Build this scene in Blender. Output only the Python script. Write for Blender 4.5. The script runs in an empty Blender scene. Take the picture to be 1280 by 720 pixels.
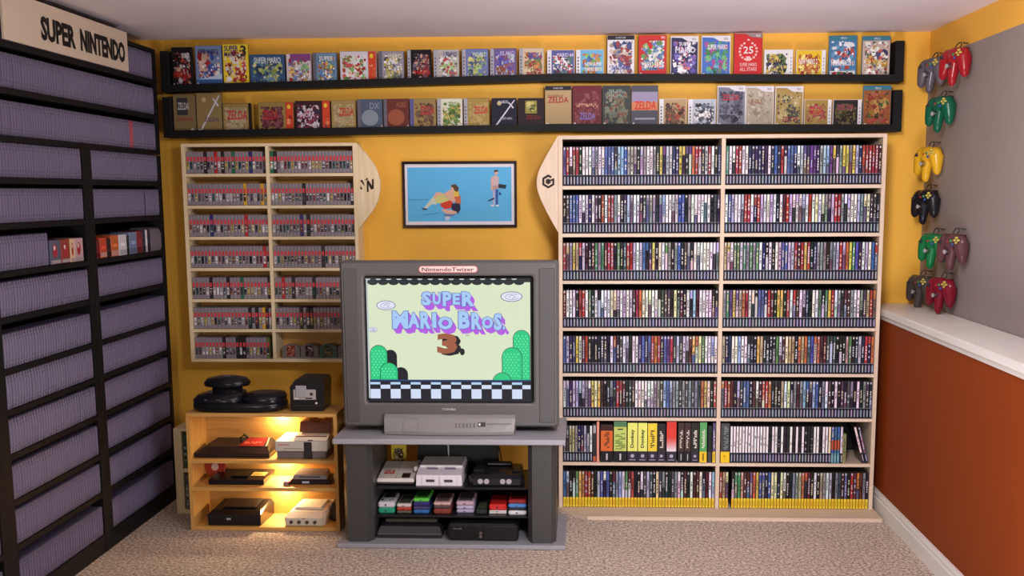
import bpy, bmesh, math, random
from math import sin, cos, pi, radians as R
SC = bpy.context.scene
COL = SC.collection

# ------------------------------------------------------------------ helpers
def lin(c):
    o = []
    for v in c[:3]:
        v = v / 255.0
        o.append(v / 12.92 if v <= 0.04045 else ((v + 0.055) / 1.055) ** 2.4)
    return (o[0], o[1], o[2], 1.0)

class MB:
    """collects faces with an albedo per face; build with obj()"""
    def __init__(s):
        s.v, s.f, s.c, s.m, s.s = [], [], [], [], []
        s.xf = None
    def add(s, vs, fs, col, m=0, sm=False):
        b = len(s.v)
        s.v += [s.xf(p) for p in vs] if s.xf else [tuple(p) for p in vs]
        for f in fs:
            s.f.append([b + i for i in f]); s.c.append(col); s.m.append(m); s.s.append(sm)
    def poly(s, pts, col, m=0): s.add(pts, [list(range(len(pts)))], col, m)
    def box(s, x0, x1, y0, y1, z0, z1, col, m=0, ch=0.0):
        if x0 > x1: x0, x1 = x1, x0
        if y0 > y1: y0, y1 = y1, y0
        if z0 > z1: z0, z1 = z1, z0
        if ch <= 0:
            vs = [(x, y, z) for z in (z0, z1) for y in (y0, y1) for x in (x0, x1)]
            s.add(vs, [(0, 2, 3, 1), (4, 5, 7, 6), (0, 1, 5, 4), (2, 6, 7, 3), (0, 4, 6, 2), (1, 3, 7, 5)], col, m)
            return
        c = min(ch, (x1 - x0) * .45, (y1 - y0) * .45, (z1 - z0) * .45)
        X, Y, Z = (x0, x1), (y0, y1), (z0, z1)
        vs, ix = [], {}
        for i in (0, 1):
            for j in (0, 1):
                for k in (0, 1):
                    dx, dy, dz = (c if i == 0 else -c), (c if j == 0 else -c), (c if k == 0 else -c)
                    ix[i, j, k, 'x'] = len(vs); vs.append((X[i], Y[j] + dy, Z[k] + dz))
                    ix[i, j, k, 'y'] = len(vs); vs.append((X[i] + dx, Y[j], Z[k] + dz))
                    ix[i, j, k, 'z'] = len(vs); vs.append((X[i] + dx, Y[j] + dy, Z[k]))
        fs = []
        for i in (0, 1):
            fs.append([ix[i, 0, 0, 'x'], ix[i, 1, 0, 'x'], ix[i, 1, 1, 'x'], ix[i, 0, 1, 'x']])
            fs.append([ix[0, i, 0, 'y'], ix[1, i, 0, 'y'], ix[1, i, 1, 'y'], ix[0, i, 1, 'y']])
            fs.append([ix[0, 0, i, 'z'], ix[1, 0, i, 'z'], ix[1, 1, i, 'z'], ix[0, 1, i, 'z']])
            for j in (0, 1):
                fs.append([ix[i, j, 0, 'x'], ix[i, j, 1, 'x'], ix[i, j, 1, 'y'], ix[i, j, 0, 'y']])
                fs.append([ix[i, 0, j, 'x'], ix[i, 1, j, 'x'], ix[i, 1, j, 'z'], ix[i, 0, j, 'z']])
                fs.append([ix[0, i, j, 'y'], ix[1, i, j, 'y'], ix[1, i, j, 'z'], ix[0, i, j, 'z']])
                for k in (0, 1):
                    fs.append([ix[i, j, k, 'x'], ix[i, j, k, 'y'], ix[i, j, k, 'z']])
        s.add(vs, fs, col, m)
    def prism(s, pl, ax, a, b, col, m=0, sm=False):
        """outline pl extruded along axis ax from a to b; pl holds the two other axes in x,y,z order"""
        def P(p, t): return (t, p[0], p[1]) if ax == 'x' else ((p[0], t, p[1]) if ax == 'y' else (p[0], p[1], t))
        n = len(pl)
        vs = [P(p, a) for p in pl] + [P(p, b) for p in pl]
        s.add(vs, [[i, (i + 1) % n, n + (i + 1) % n, n + i] for i in range(n)], col, m, sm)
        s.add(vs, [list(range(n)), list(range(2 * n - 1, n - 1, -1))], col, m)
    def loft(s, loops, col, m=0, sm=False, caps=(True, True)):
        n = len(loops[0]); vs = [p for l in loops for p in l]; fs = []
        for k in range(len(loops) - 1):
            for i in range(n):
                j = (i + 1) % n
                fs.append([k * n + i, k * n + j, (k + 1) * n + j, (k + 1) * n + i])
        s.add(vs, fs, col, m, sm)
        if caps[0]: s.add(loops[0], [list(range(n))], col, m)
        if caps[1]: s.add(loops[-1], [list(range(n - 1, -1, -1))], col, m)
    def lathe(s, prof, cen, ax, col, n=20, m=0, sm=True):
        loops = []
        for r, h in prof:
            l = []
            for i in range(n):
                a = 2 * pi * i / n; u, w = r * cos(a), r * sin(a)
                l.append((cen[0] + h, cen[1] + u, cen[2] + w) if ax == 'x' else ((cen[0] + u, cen[1] + h, cen[2] + w) if ax == 'y' else (cen[0] + u, cen[1] + w, cen[2] + h)))
            loops.append(l)
        s.loft(loops, col, m, sm)
    def tube(s, pts, r, col, n=8, m=0):
        from mathutils import Vector
        P = [Vector(p) for p in pts]; loops = []
        for i, p in enumerate(P):
            d = (P[min(i + 1, len(P) - 1)] - P[max(i - 1, 0)]).normalized()
            a = Vector((0, 0, 1)) if abs(d.z) < .9 else Vector((1, 0, 0))
            u = d.cross(a).normalized(); w = d.cross(u)
            rr = r[i] if isinstance(r, (list, tuple)) else r
            loops.append([tuple(p + u * rr * cos(2 * pi * k / n) + w * rr * sin(2 * pi * k / n)) for k in range(n)])
        s.loft(loops, col, m, True)
    def ell(s, c, r, col, nu=16, nv=10, m=0, zmin=-1.0):
        vs, fs = [], []
        for j in range(nv + 1):
            t = -pi / 2 + pi * j / nv; t = max(t, math.asin(zmin))
            for i in range(nu):
                a = 2 * pi * i / nu
                vs.append((c[0] + r[0] * cos(t) * cos(a), c[1] + r[1] * cos(t) * sin(a), c[2] + r[2] * sin(t)))
        for j in range(nv):
            for i in range(nu):
                k = (i + 1) % nu
                fs.append([j * nu + i, j * nu + k, (j + 1) * nu + k, (j + 1) * nu + i])
        s.add(vs, fs, col, m, True)

WORLD = {}
def obj(name, mb, mats, parent=None, loc=None):
    me = bpy.data.meshes.new(name)
    off = WORLD.get(parent.name, (0, 0, 0)) if parent else (loc or (0, 0, 0))
    if parent and loc: off = loc
    me.from_pydata([(v[0] - off[0], v[1] - off[1], v[2] - off[2]) for v in mb.v], [], mb.f)
    if not isinstance(mats, (list, tuple)): mats = [mats]
    for m in mats: me.materials.append(m)
    at = me.color_attributes.new('col', 'FLOAT_COLOR', 'CORNER')
    buf = []
    cache = {}
    for f, c in zip(mb.f, mb.c):
        if c not in cache: cache[c] = lin(c)
        buf += list(cache[c]) * len(f)
    at.data.foreach_set('color', buf)
    me.polygons.foreach_set('material_index', mb.m)
    me.polygons.foreach_set('use_smooth', mb.s)
    bm = bmesh.new(); bm.from_mesh(me)
    bmesh.ops.recalc_face_normals(bm, faces=bm.faces)
    bm.to_mesh(me); bm.free()
    o = bpy.data.objects.new(name, me); COL.objects.link(o)
    if parent:
        o.parent = parent
        pw = WORLD.get(parent.name, (0, 0, 0))
        o.location = (off[0] - pw[0], off[1] - pw[1], off[2] - pw[2])
    else:
        o.location = off
    WORLD[o.name] = off
    return o
def tag(o, label=None, cat=None, group=None, kind=None):
    for k, v in (('label', label), ('category', cat), ('group', group), ('kind', kind)):
        if v: o[k] = v
    return o
def thing(name, label, cat, loc, group=None):
    o = bpy.data.objects.new(name, None); COL.objects.link(o); o.location = loc
    o.empty_display_size = .05
    WORLD[o.name] = tuple(loc)
    return tag(o, label, cat, group)

# ------------------------------------------------------------------ materials
def newmat(name):
    m = bpy.data.materials.new(name); m.use_nodes = True
    nt = m.node_tree; b = nt.nodes['Principled BSDF']
    return m, nt, b
def noise(nt, scale, detail=3, vec=None, rough=.5):
    n = nt.nodes.new('ShaderNodeTexNoise'); n.inputs['Scale'].default_value = scale
    n.inputs['Detail'].default_value = detail; n.inputs['Roughness'].default_value = rough
    if vec is not None: nt.links.new(vec, n.inputs['Vector'])
    return n
def objco(nt, sc=(1, 1, 1)):
    t = nt.nodes.new('ShaderNodeTexCoord'); mp = nt.nodes.new('ShaderNodeMapping')
    mp.inputs['Scale'].default_value = sc
    nt.links.new(t.outputs['Object'], mp.inputs['Vector'])
    return mp.outputs['Vector']
def bump(nt, b, src, st, dist):
    bp = nt.nodes.new('ShaderNodeBump'); bp.inputs['Strength'].default_value = st; bp.inputs['Distance'].default_value = dist
    nt.links.new(src, bp.inputs['Height']); nt.links.new(bp.outputs['Normal'], b.inputs['Normal'])
def attrmat(name, rough=.5, spec=.5, metal=0.0, wear=0.0):
    m, nt, b = newmat(name)
    a = nt.nodes.new('ShaderNodeAttribute'); a.attribute_name = 'col'
    src = a.outputs['Color']
    if wear:
        n = noise(nt, 60, 4, objco(nt)); mr = nt.nodes.new('ShaderNodeMapRange')
        mr.inputs['To Min'].default_value = 1 - wear; mr.inputs['To Max'].default_value = 1 + wear
        nt.links.new(n.outputs['Fac'], mr.inputs['Value'])
        mx = nt.nodes.new('ShaderNodeVectorMath'); mx.operation = 'SCALE'
        nt.links.new(src, mx.inputs[0]); nt.links.new(mr.outputs['Result'], mx.inputs['Scale']); src = mx.outputs['Vector']
    nt.links.new(src, b.inputs['Base Color'])
    b.inputs['Roughness'].default_value = rough; b.inputs['Specular IOR Level'].default_value = spec
    b.inputs['Metallic'].default_value = metal
    return m
def woodmat(name, c1, c2, sc=(1.5, 25, 25), rough=.55):
    m, nt, b = newmat(name)
    n = noise(nt, 2.2, 5, objco(nt, sc), .6)
    r = nt.nodes.new('ShaderNodeValToRGB'); r.color_ramp.elements[0].position = .3; r.color_ramp.elements[1].position = .7
    r.color_ramp.elements[0].color = lin(c1); r.color_ramp.elements[1].color = lin(c2)
    nt.links.new(n.outputs['Fac'], r.inputs['Fac']); nt.links.new(r.outputs['Color'], b.inputs['Base Color'])
    b.inputs['Roughness'].default_value = rough; bump(nt, b, n.outputs['Fac'], .15, .002)
    return m
def paintmat(name, c, rough=.6, bs=180, st=.25, var=.04):
    m, nt, b = newmat(name)
    n = noise(nt, 3, 3, objco(nt)); r = nt.nodes.new('ShaderNodeValToRGB')
    r.color_ramp.elements[0].color = lin([v * (1 - var) for v in c]); r.color_ramp.elements[1].color = lin([min(255, v * (1 + var)) for v in c])
    nt.links.new(n.outputs['Fac'], r.inputs['Fac']); nt.links.new(r.outputs['Color'], b.inputs['Base Color'])
    b.inputs['Roughness'].default_value = rough; b.inputs['Specular IOR Level'].default_value = .25
    n2 = noise(nt, bs, 2, objco(nt)); bump(nt, b, n2.outputs['Fac'], st, .002)
    return m
PLAS = attrmat('plastic', .42, .5, 0, .05)
GLOSS = attrmat('glossy_plastic', .26, .35)
PRINT = attrmat('printed_card', .5, .2)
MATT = attrmat('matt_paint', .7, .3, 0, .05)
METAL = attrmat('brushed_metal', .3, .5, 1.0)
PINE = woodmat('pine', (224, 200, 156), (242, 224, 186))
PINEV = woodmat('pine_upright', (224, 200, 156), (242, 224, 186), (25, 25, 1.5))
MAPLE = woodmat('whitewood', (205, 182, 158), (222, 200, 176))
MAPLEV = woodmat('whitewood_upright', (205, 182, 158), (222, 200, 176), (25, 25, 1.5))
PLY = woodmat('plywood', (196, 146, 72), (222, 172, 96))
BLACKW = paintmat('black_laminate', (15, 16, 19), .6, 300, .1)
LEDGE = paintmat('black_stain', (14, 14, 16), .6, 120, .5)
YELLOW = paintmat('yellow_paint', (242, 183, 70), .55)
ORANGE = paintmat('burnt_orange_paint', (134, 55, 2), .65)
GREYW = paintmat('grey_paint', (150, 138, 133), .6)
LILAC = paintmat('lilac_paint', (150, 142, 160), .6)
CEIL = paintmat('ceiling_paint', (240, 230, 236), .8, 90, .5)
WHITE = paintmat('white_paint', (226, 222, 214), .35, 300, .05)
def carpet():
    m, nt, b = newmat('carpet')
    n = noise(nt, 72, 4, objco(nt), .85); n2 = noise(nt, 4, 3, objco(nt))
    r = nt.nodes.new('ShaderNodeValToRGB'); e = r.color_ramp.elements
    e[0].position = .38; e[0].color = lin((128, 106, 92)); e[1].position = .60; e[1].color = lin((255, 246, 230))
    x = r.color_ramp.elements.new(.5); x.color = lin((218, 196, 176))
    nt.links.new(n.outputs['Fac'], r.inputs['Fac'])
    mr = nt.nodes.new('ShaderNodeMapRange'); mr.inputs['To Min'].default_value = .88; mr.inputs['To Max'].default_value = 1.08
    nt.links.new(n2.outputs['Fac'], mr.inputs['Value'])
    mx = nt.nodes.new('ShaderNodeVectorMath'); mx.operation = 'SCALE'
    nt.links.new(r.outputs['Color'], mx.inputs[0]); nt.links.new(mr.outputs['Result'], mx.inputs['Scale'])
    nt.links.new(mx.outputs['Vector'], b.inputs['Base Color'])
    b.inputs['Roughness'].default_value = .95; b.inputs['Specular IOR Level'].default_value = .1
    bump(nt, b, n.outputs['Fac'], .9, .012)
    return m
CARPET = carpet()
def emitmat(name, strength):
    m, nt, b = newmat(name)
    a = nt.nodes.new('ShaderNodeAttribute'); a.attribute_name = 'col'
    b.inputs['Base Color'].default_value = (.02, .02, .02, 1); b.inputs['Roughness'].default_value = .15
    nt.links.new(a.outputs['Color'], b.inputs['Emission Color']); b.inputs['Emission Strength'].default_value = strength
    return m
SCREEN = emitmat('screen_phosphor', 1.0)
LED = emitmat('lamp_lens', 9.0)

# ------------------------------------------------------------------ lettering
_tc = {}
def text_tris(s, bold=0.0):
    k = (s, bold)
    if k in _tc: return _tc[k]
    cu = bpy.data.curves.new('t', 'FONT'); cu.body = s; cu.size = 1; cu.offset = bold; cu.resolution_u = 2
    o = bpy.data.objects.new('t', cu); COL.objects.link(o)
    dg = bpy.context.evaluated_depsgraph_get(); ev = o.evaluated_get(dg); me = ev.to_mesh()
    vs = [(v.co.x, v.co.y) for v in me.vertices]; fs = [list(p.vertices) for p in me.polygons]
    ev.to_mesh_clear(); bpy.data.objects.remove(o); bpy.data.curves.remove(cu)
    xs = [v[0] for v in vs] or [0]; ys = [v[1] for v in vs] or [0]
    w = max(xs) - min(xs) or 1; h = max(ys) - min(ys) or 1
    vs = [((x - min(xs)) / w, (y - min(ys)) / h) for x, y in vs]
    _tc[k] = (vs, fs); return _tc[k]

class Art:
    """flat printing on a surface: T maps (u, v, height) to the world"""
    def __init__(s, mb, T, step=.0004, m=0):
        s.mb, s.T, s.k, s.step, s.m = mb, T, 1, step, m
    hold = False
    def _n(s):
        if not s.hold: s.k += 1
        return s.k * s.step
    def rect(s, u0, v0, u1, v1, c, lay=True):
        h = s._n() if lay else s.k * s.step
        s.mb.poly([s.T(u0, v0, h), s.T(u1, v0, h), s.T(u1, v1, h), s.T(u0, v1, h)], c, s.m)
    def pl(s, pts, c):
        h = s._n(); s.mb.poly([s.T(a, b, h) for a, b in pts], c, s.m)
    def el(s, u, v, a, b, c, n=16, t0=0, t1=2 * pi):
        h = s._n(); s.mb.poly([s.T(u + a * cos(t0 + (t1 - t0) * i / n), v + b * sin(t0 + (t1 - t0) * i / n), h) for i in range(n)], c, s.m)
    def ring(s, u, v, a, b, w, c, n=24, t0=0, t1=2 * pi):
        h = s._n(); P = []
        for i in range(n + 1):
            t = t0 + (t1 - t0) * i / n
            P += [s.T(u + a * cos(t), v + b * sin(t), h), s.T(u + (a - w) * cos(t), v + (b - w) * sin(t), h)]
        s.mb.add(P, [[2 * i, 2 * i + 2, 2 * i + 3, 2 * i + 1] for i in range(n)], c, s.m)
    def text(s, t, u0, v0, u1, v1, c, bold=.02, rot=0, shear=0):
        if t[0] == '~':   # lettering too small to read in the photograph: short uneven strokes
            g = random.Random(len(t) + int(u0 * 9999)); n = len(t) * 2; h = s._n()
            for i in range(n):
                a = i / n; b = a + .62 / n; lo, hi = g.choice(((0, 1), (0, .7), (.3, 1), (0, .45), (.55, 1)))
                if rot: q = [(lo, a), (hi, a), (hi, b), (lo, b)]
                else: q = [(a, lo), (b, lo), (b, hi), (a, hi)]
                s.mb.poly([s.T(u0 + (u1 - u0) * x, v0 + (v1 - v0) * y, h) for x, y in q], c, s.m)
            return
        vs, fs = text_tris(t, bold); h = s._n(); P = []
        for x, y in vs:
            if rot: x, y = (1 - y, x) if rot == 90 else (y, 1 - x)
            P.append(s.T(u0 + (u1 - u0) * x + shear * y, v0 + (v1 - v0) * y, h))
        s.mb.add(P, fs, c, s.m)
    def blobs(s, u0, v0, u1, v1, pal, n, rng, r=.12):
        """an abstract printed picture: big soft patches, then many small ones"""
        w, h_ = u1 - u0, v1 - v0; q = min(w, h_)
        n = int(n * 3)
        for i in range(n):
            f = 1.5 if i < n * .12 else (.8 if i < n * .4 else .38)
            a, b = q * r * f * rng.uniform(.5, 1.3), q * r * f * rng.uniform(.5, 1.3)
            a, b = min(a, w * .45), min(b, h_ * .45)
            cu = min(u1 - a, max(u0 + a, rng.gauss((u0 + u1) / 2, w * .32))); cv = min(v1 - b, max(v0 + b, rng.gauss((v0 + v1) / 2, h_ * .3)))
            t = rng.uniform(0, pi); k = rng.choice((4, 5, 6, 7)); c = rng.choice(pal); g = rng.uniform(-26, 22); m = sum(c) / 3
            c = tuple(int(max(0, min(255, v * .8 + m * .2 + g))) for v in c)
            h = s._n() if i % 12 == 0 else s.k * s.step + (i % 12) * s.step * .08
            s.mb.poly([s.T(min(u1, max(u0, cu + a * cos(t + 2 * pi * j / k) * rng.uniform(.7, 1.2))), min(v1, max(v0, cv + b * sin(t + 2 * pi * j / k))), h) for j in range(k)], c, s.m)

# ------------------------------------------------------------------ the room
XL, XR, XH, YF, ZC = -2.36, 1.757, 1.512, -7.0, 2.404
def S(name, mb, mats): return tag(obj(name, mb, mats), kind='structure')
mb = MB(); mb.box(XL - .1, 2.0, YF, .12, -.1, 0, (170, 150, 130)); S('floor', mb, CARPET)
mb = MB(); mb.box(XL - .1, 2.0, YF, .12, ZC, ZC + .1, (220, 210, 210)); S('ceiling', mb, CEIL)
mb = MB(); mb.box(XL - .1, 2.0, 0, .12, 0, ZC, (0, 0, 0)); S('wall_back', mb, YELLOW)
mb = MB(); mb.box(XL - .1, XL, YF, 0, 0, ZC, (0, 0, 0)); S('wall_left', mb, LILAC)
mb = MB(); mb.box(XL, 1.85, YF - .1, YF, 0, ZC, (0, 0, 0)); S('wall_front', mb, GREYW)
mb = MB(); mb.box(XR, XR + .1, YF, 0, 1.03, 2.268, (0, 0, 0), 0); mb.box(XR, XR + .1, YF, 0, 2.268, ZC, (0, 0, 0), 1)
S('wall_right', mb, [GREYW, YELLOW])
mb = MB(); mb.box(XH, XR + .1, YF, 0, 0, .995, (0, 0, 0)); S('wall_right_lower', mb, ORANGE)
mb = MB()   # countertop with a stepped nosing
mb.box(XH - .022, XR, YF, 0, .995, 1.03, (0, 0, 0), 0, .004); mb.box(XH - .01, XH, YF, 0, .972, .995, (0, 0, 0), 0, .004)
S('trim_1', mb, WHITE)
mb = MB()
mb.prism([(XH, 0), (XH - .016, 0), (XH - .016, .068), (XH - .011, .073), (XH - .011, .088), (XH - .006, .096), (XH - .004, .106), (XH, .106)], 'y', YF, 0, (0, 0, 0))
# prism along y takes (x, z) pairs
S('baseboard_right', mb, WHITE)

# ------------------------------------------------------------------ words used in labels
ORD = ('first second third fourth fifth sixth seventh eighth ninth tenth eleventh twelfth thirteenth fourteenth fifteenth sixteenth seventeenth eighteenth nineteenth').split()
def ordw(n):
    if n <= 19: return ORD[n - 1]
    tens = {2: 'twenty', 3: 'thirty', 4: 'forty', 5: 'fifty'}; tie = {2: 'twentieth', 3: 'thirtieth', 4: 'fortieth', 5: 'fiftieth'}
    return tie[n // 10] if n % 10 == 0 else tens[n // 10] + '-' + ORD[n % 10 - 1]
PAL0 = {'w': ('white', (224, 222, 230)), 'l': ('lilac', (178, 170, 206)), 'g': ('grey', (134, 134, 142)), 'b': ('blue', (62, 92, 176)),
       'n': ('navy', (40, 40, 84)), 'k': ('black', (26, 24, 28)), 'p': ('purple', (96, 62, 134)), 'r': ('red', (178, 44, 44)),
       'y': ('yellow', (222, 192, 66)), 'o': ('orange', (208, 104, 48)), 'e': ('green', (78, 138, 84)), 't': ('tan', (186, 154, 112)),
       's': ('pale blue', (136, 176, 222)), 'm': ('maroon', (92, 30, 38)), 'v': ('dark grey', (66, 64, 70)), 'c': ('cream', (226, 216, 172))}

PAL = {k: (n, tuple(int(v * .74 + sum(c) / 3 * .26) for v in c)) for k, (n, c) in PAL0.items()}

# ------------------------------------------------------------------ tall pale bookcase
FB, BB = -.33, -.03
BX = [(-.111, -.091), (.681, .700), (1.451, 1.470)]
BZ = [(1.867, 1.884), (1.625, 1.642), (1.392, 1.409), (1.161, 1.176), (.926, .941), (.696, .711), (.470, .485), (.238, .254)]
bc = thing('bookcase', 'tall whitewood bookcase of eight rows in two bays, filled with game cases', 'bookcase', (.68, -.18, 0))
for a, b in (BX[0], BX[2]):
    mb = MB(); mb.box(a, b, FB, BB, .018, 1.884, (0, 0, 0), 0, .001); obj('side_panel', mb, MAPLEV, bc)
mb = MB(); mb.box(BX[1][0], BX[1][1], FB + .002, BB - .004, .018, 1.866, (0, 0, 0)); obj('divider', mb, MAPLEV, bc)
mb = MB(); mb.box(-.0905, 1.4505, FB, BB, BZ[0][0], BZ[0][1], (0, 0, 0)); obj('top_panel', mb, MAPLE, bc)
mb = MB(); mb.box(-.0905, 1.4505, BB - .004, BB, .02, 1.866, (30, 26, 26)); obj('back_panel', mb, BLACKW, bc)
for (z0, z1) in BZ[1:]:
    for (a, b) in ((BX[0][1] + .0005, BX[1][0] - .0005), (BX[1][1] + .0005, BX[2][0] - .0005)):
        mb = MB(); mb.box(a, b, FB + .002, BB - .005, z0, z1, (0, 0, 0)); obj('shelf', mb, MAPLE, bc)
mb = MB()
mb.prism([(-.118, BB), (-.118, -.34), (.035, -.478), (1.478, -.478), (1.478, BB)], 'z', 0, .0175, (0, 0, 0)); obj('base', mb, MAPLE, bc)
mb = MB()   # curved side wing carrying a hexagonal emblem
def arc(pts, n=5):
    out = []
    P = [pts[0]] + list(pts) + [pts[-1]]
    for i in range(1, len(P) - 2):
        for k in range(n):
            t = k / n; p0, p1, p2, p3 = P[i - 1], P[i], P[i + 1], P[i + 2]
            out.append(tuple(.5 * ((2 * p1[j]) + (-p0[j] + p2[j]) * t + (2 * p0[j] - 5 * p1[j] + 4 * p2[j] - p3[j]) * t * t + (-p0[j] + 3 * p1[j] - 3 * p2[j] + p3[j]) * t ** 3) for j in (0, 1)))
    out.append(pts[-1]); return out
mb.prism(arc([(-.112, 1.884), (-.165, 1.795), (-.206, 1.715), (-.217, 1.658), (-.206, 1.60), (-.165, 1.51), (-.112, 1.415)]), 'y', FB, FB + .016, (0, 0, 0))
wing = obj('side_wing', mb, MAPLEV, bc)
mb = MB(); A = Art(mb, lambda u, v, h: (-.160 + u, FB - h, 1.664 + v), .0004)
def hexp(r, k0=0): return [(r * sin(pi / 3 * i), r * cos(pi / 3 * i)) for i in range(6)]
H = hexp(.034); I = hexp(.0225)
ink = (42, 28, 30)
for i in (1, 2, 3, 4, 5): # sides of the hexagon; the one at upper right is cut short
    j = (i + 1) % 6
    A.pl([H[i], H[j], I[j], I[i]], ink)
def mid(a, b, t): return (a[0] + (b[0] - a[0]) * t, a[1] + (b[1] - a[1]) * t)
A.pl([H[0], mid(H[0], H[1], .6), mid(I[0], I[1], .6), I[0]], ink)
A.pl([H[1], I[1], (I[1][0], I[1][1] - .008), (.004, -.001), (.004, .006)], ink)
J = hexp(.014); A.pl(J, ink)
for i in (0, 2, 4): A.pl([(0, 0), mid((0, 0), J[i], .95), mid((0, 0), (J[i][0] + .001, J[i][1] + .0015), .9)], (150, 130, 130))
obj('emblem', mb, MATT, wing)

def game_case(mb, x0, x1, z, key, rng, base, plain=False, y=FB + .008, h=.19, band=.052):
    """a keep case seen spine on"""
    c0 = PAL[key][1] if isinstance(key, str) else key
    body = {'dark': (34, 34, 46), 'yellow': (236, 200, 48), 'teal': (90, 140, 150)}[base]
    mb.box(x0, x1, y, y + .135, z, z + h, (26, 26, 32) if base != 'yellow' else (40, 38, 34), 0, .0018)
    T = lambda u, v, k: (x0 + u, y - k, z + v)
    w = x1 - x0; A = Art(mb, T, .00012, 1)
    j = lambda c, a=14: tuple(max(0, min(255, int(v + rng.uniform(-a, a)))) for v in c)
    c = j(c0, 6 if plain else 14); A.rect(.0021, band, w - .0019, h - .003, c)
    dark = sum(c) > 330
    if not plain and rng.random() < .4:  # a second field of colour
        v = rng.uniform(.45, .8) * h; A.rect(.0021, band, w - .0019, v, j(rng.choice((c0, c0, (40, 36, 50), (190, 186, 196), (110, 80, 90), (90, 96, 120))), 20))
    t = (160, 152, 160) if plain else (50, 46, 54) if dark else rng.choice(((214, 210, 214), (200, 190, 160), (180, 180, 200)))
    a, b = rng.uniform(.35, .46) * h, rng.uniform(.72, .9) * h; n = rng.randint(5, 10)
    for i in range(n):
        if rng.random() < (.28 if plain else .75):
            v = a + (b - a) * i / n
            A.rect(w * rng.uniform(.28, .4), v, w * rng.uniform(.62, .75), v + (b - a) / n * .72, t, i == 0)
    if not plain and rng.random() < .4: A.rect(w * .25, h - .016, w * .75, h - .006, j((190, 186, 190)), True)
    if base == 'yellow':
        A.rect(.0012, .002, w - .0012, band, j(body, 8)); A.rect(w * .35, .012, w * .65, .04, (176, 138, 24))
    elif base == 'teal':
        A.rect(.0012, .002, w - .0012, band, j(body, 8)); A.rect(w * .35, .012, w * .6, .04, (150, 190, 190))
    else:
        A.rect(.0012, .002, w - .0012, band, j((30, 30, 42), 5))
        A.rect(w * .50, .008, w * .80, band - .009, j((172, 172, 192), 16)); A.rect(w * .2, .010, w * .34, band - .014, j((84, 84, 104), 10))  # foot mark, paled so it also paints in the bright case edge highlight
        A.rect(.001, band, w - .001, band + .0012, (176, 176, 192))

ROWS = [
 ("prwrrkwwwlgwwbbbnssbgggklgwwgkypllnnyypporrnlrwkn", "ewwrrwwnnnnnnwnbnrnbbbwlpnppngsspyngyygylnrrrrrm"),
 ("kvbbbwwlnwvkrwrrgwknlgwwnvgggkgswwllbbkgwwwwwwkvv", "wblwwlrrwrrlwwlwkwmrlwlwlwrwcwcgglrrgwlwwlgccvvk"),
 ("rtgytrlmkmegemrrkekvrrlwlbbvykcwegkgbkvgkwwwwwwwl", "tyweelegegewnkwkwlbbllrmryrkngggkgglrloyebnwlwbr"),
 ("mwwwkrrwekwkwwwcclwlwlmrocwcwwkvvvkckmkwlsmwwwwkk", "gepyptorwckbbnrmkyykrwrmwlnkwwekeyrwgvmmgwwgvtro"),
 ("blnnycmrkkkkvkkwrkvwlkwwnbnbrornbprvlnllmyocewwsw", "tnnwwswwkkkytkkkkewmcttkotobboommvvvkkkteknlnrro"),
 ("llnllllgwycymkkgnrrmkvvwwwwwwggvsbsggvgvgvgvoyckr", "orrmklvbbkmwmrrokvktwckgmgsbgsbkgwvkwkvkvgkwkgvk")]
ROWN = ['top shelf', 'second shelf down', 'third shelf down', 'fourth shelf down', 'fifth shelf down', 'sixth shelf down', 'seventh shelf down', 'bottom shelf']
BAYS = [(BX[0][1] + .002, BX[1][0] - .002), (BX[1][1] + .002, BX[2][0] - .002)]
rng = random.Random(5)
rest = MB()
for r in range(6):
    z = BZ[r + 1][1] + .0005
    for b in (0, 1):
        a, e = BAYS[b]; keys = ROWS[r][b]; n = len(keys); p = (e - a) / n
        for i, k in enumerate(keys):
            x0, x1 = a + i * p + .0005, a + (i + 1) * p - .0005
            if r < 3:
                mb = MB(); game_case(mb, x0, x1, z, k, rng, 'dark')
                o = obj('game_case', mb, [GLOSS, PRINT], loc=(x0, FB, z))
                tag(o, '%s spined dark-footed game case, %s from left, %s of tall bookcase, %s bay' % (PAL[k][0], ordw(i + 1), ROWN[r].replace(' down', ''), ('left', 'right')[b]),
                    'game case', 'dark-footed game cases on the bookcase')
            else:
                game_case(rest, x0, x1, z, k, rng, 'dark')
o = obj('rows_of_game_case', rest, [GLOSS, PRINT], loc=(.68, FB, .485))
tag(o, 'dark-footed game cases filling the fourth to sixth shelves of the tall bookcase', 'game case', 'dark-footed game cases on the bookcase', 'stuff')
# bottom shelf: yellow-footed cases
for b, keys in enumerate(("blkkeyorrmklbwbkmgswemrkkwvlvkcvgkkvgwkmkwmmwkmws", "rtckkeetmmpoybbnbcckcwkkggtoomkwktgwlkgvmpkrmomgk")):
    a, e = BAYS[b]; n = len(keys); p = (e - a) / n
    for i, k in enumerate(keys):
        x0, x1 = a + i * p + .0005, a + (i + 1) * p - .0005; mb = MB()
        gap = (b == 1 and i == 3)
        if gap: continue
        game_case(mb, x0, x1, .018, k, rng, 'yellow')
        o = obj('yellow_footed_game_case', mb, [GLOSS, PRINT], loc=(x0, FB, .018))
        tag(o, 'yellow-footed game case with %s spine, %s from left, bottom shelf of bookcase, %s bay' % (PAL[k][0], ordw(i + 1 - (b == 1 and i > 3)), ('left', 'right')[b]), 'yellow-footed game case', 'yellow-footed game cases')
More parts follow.
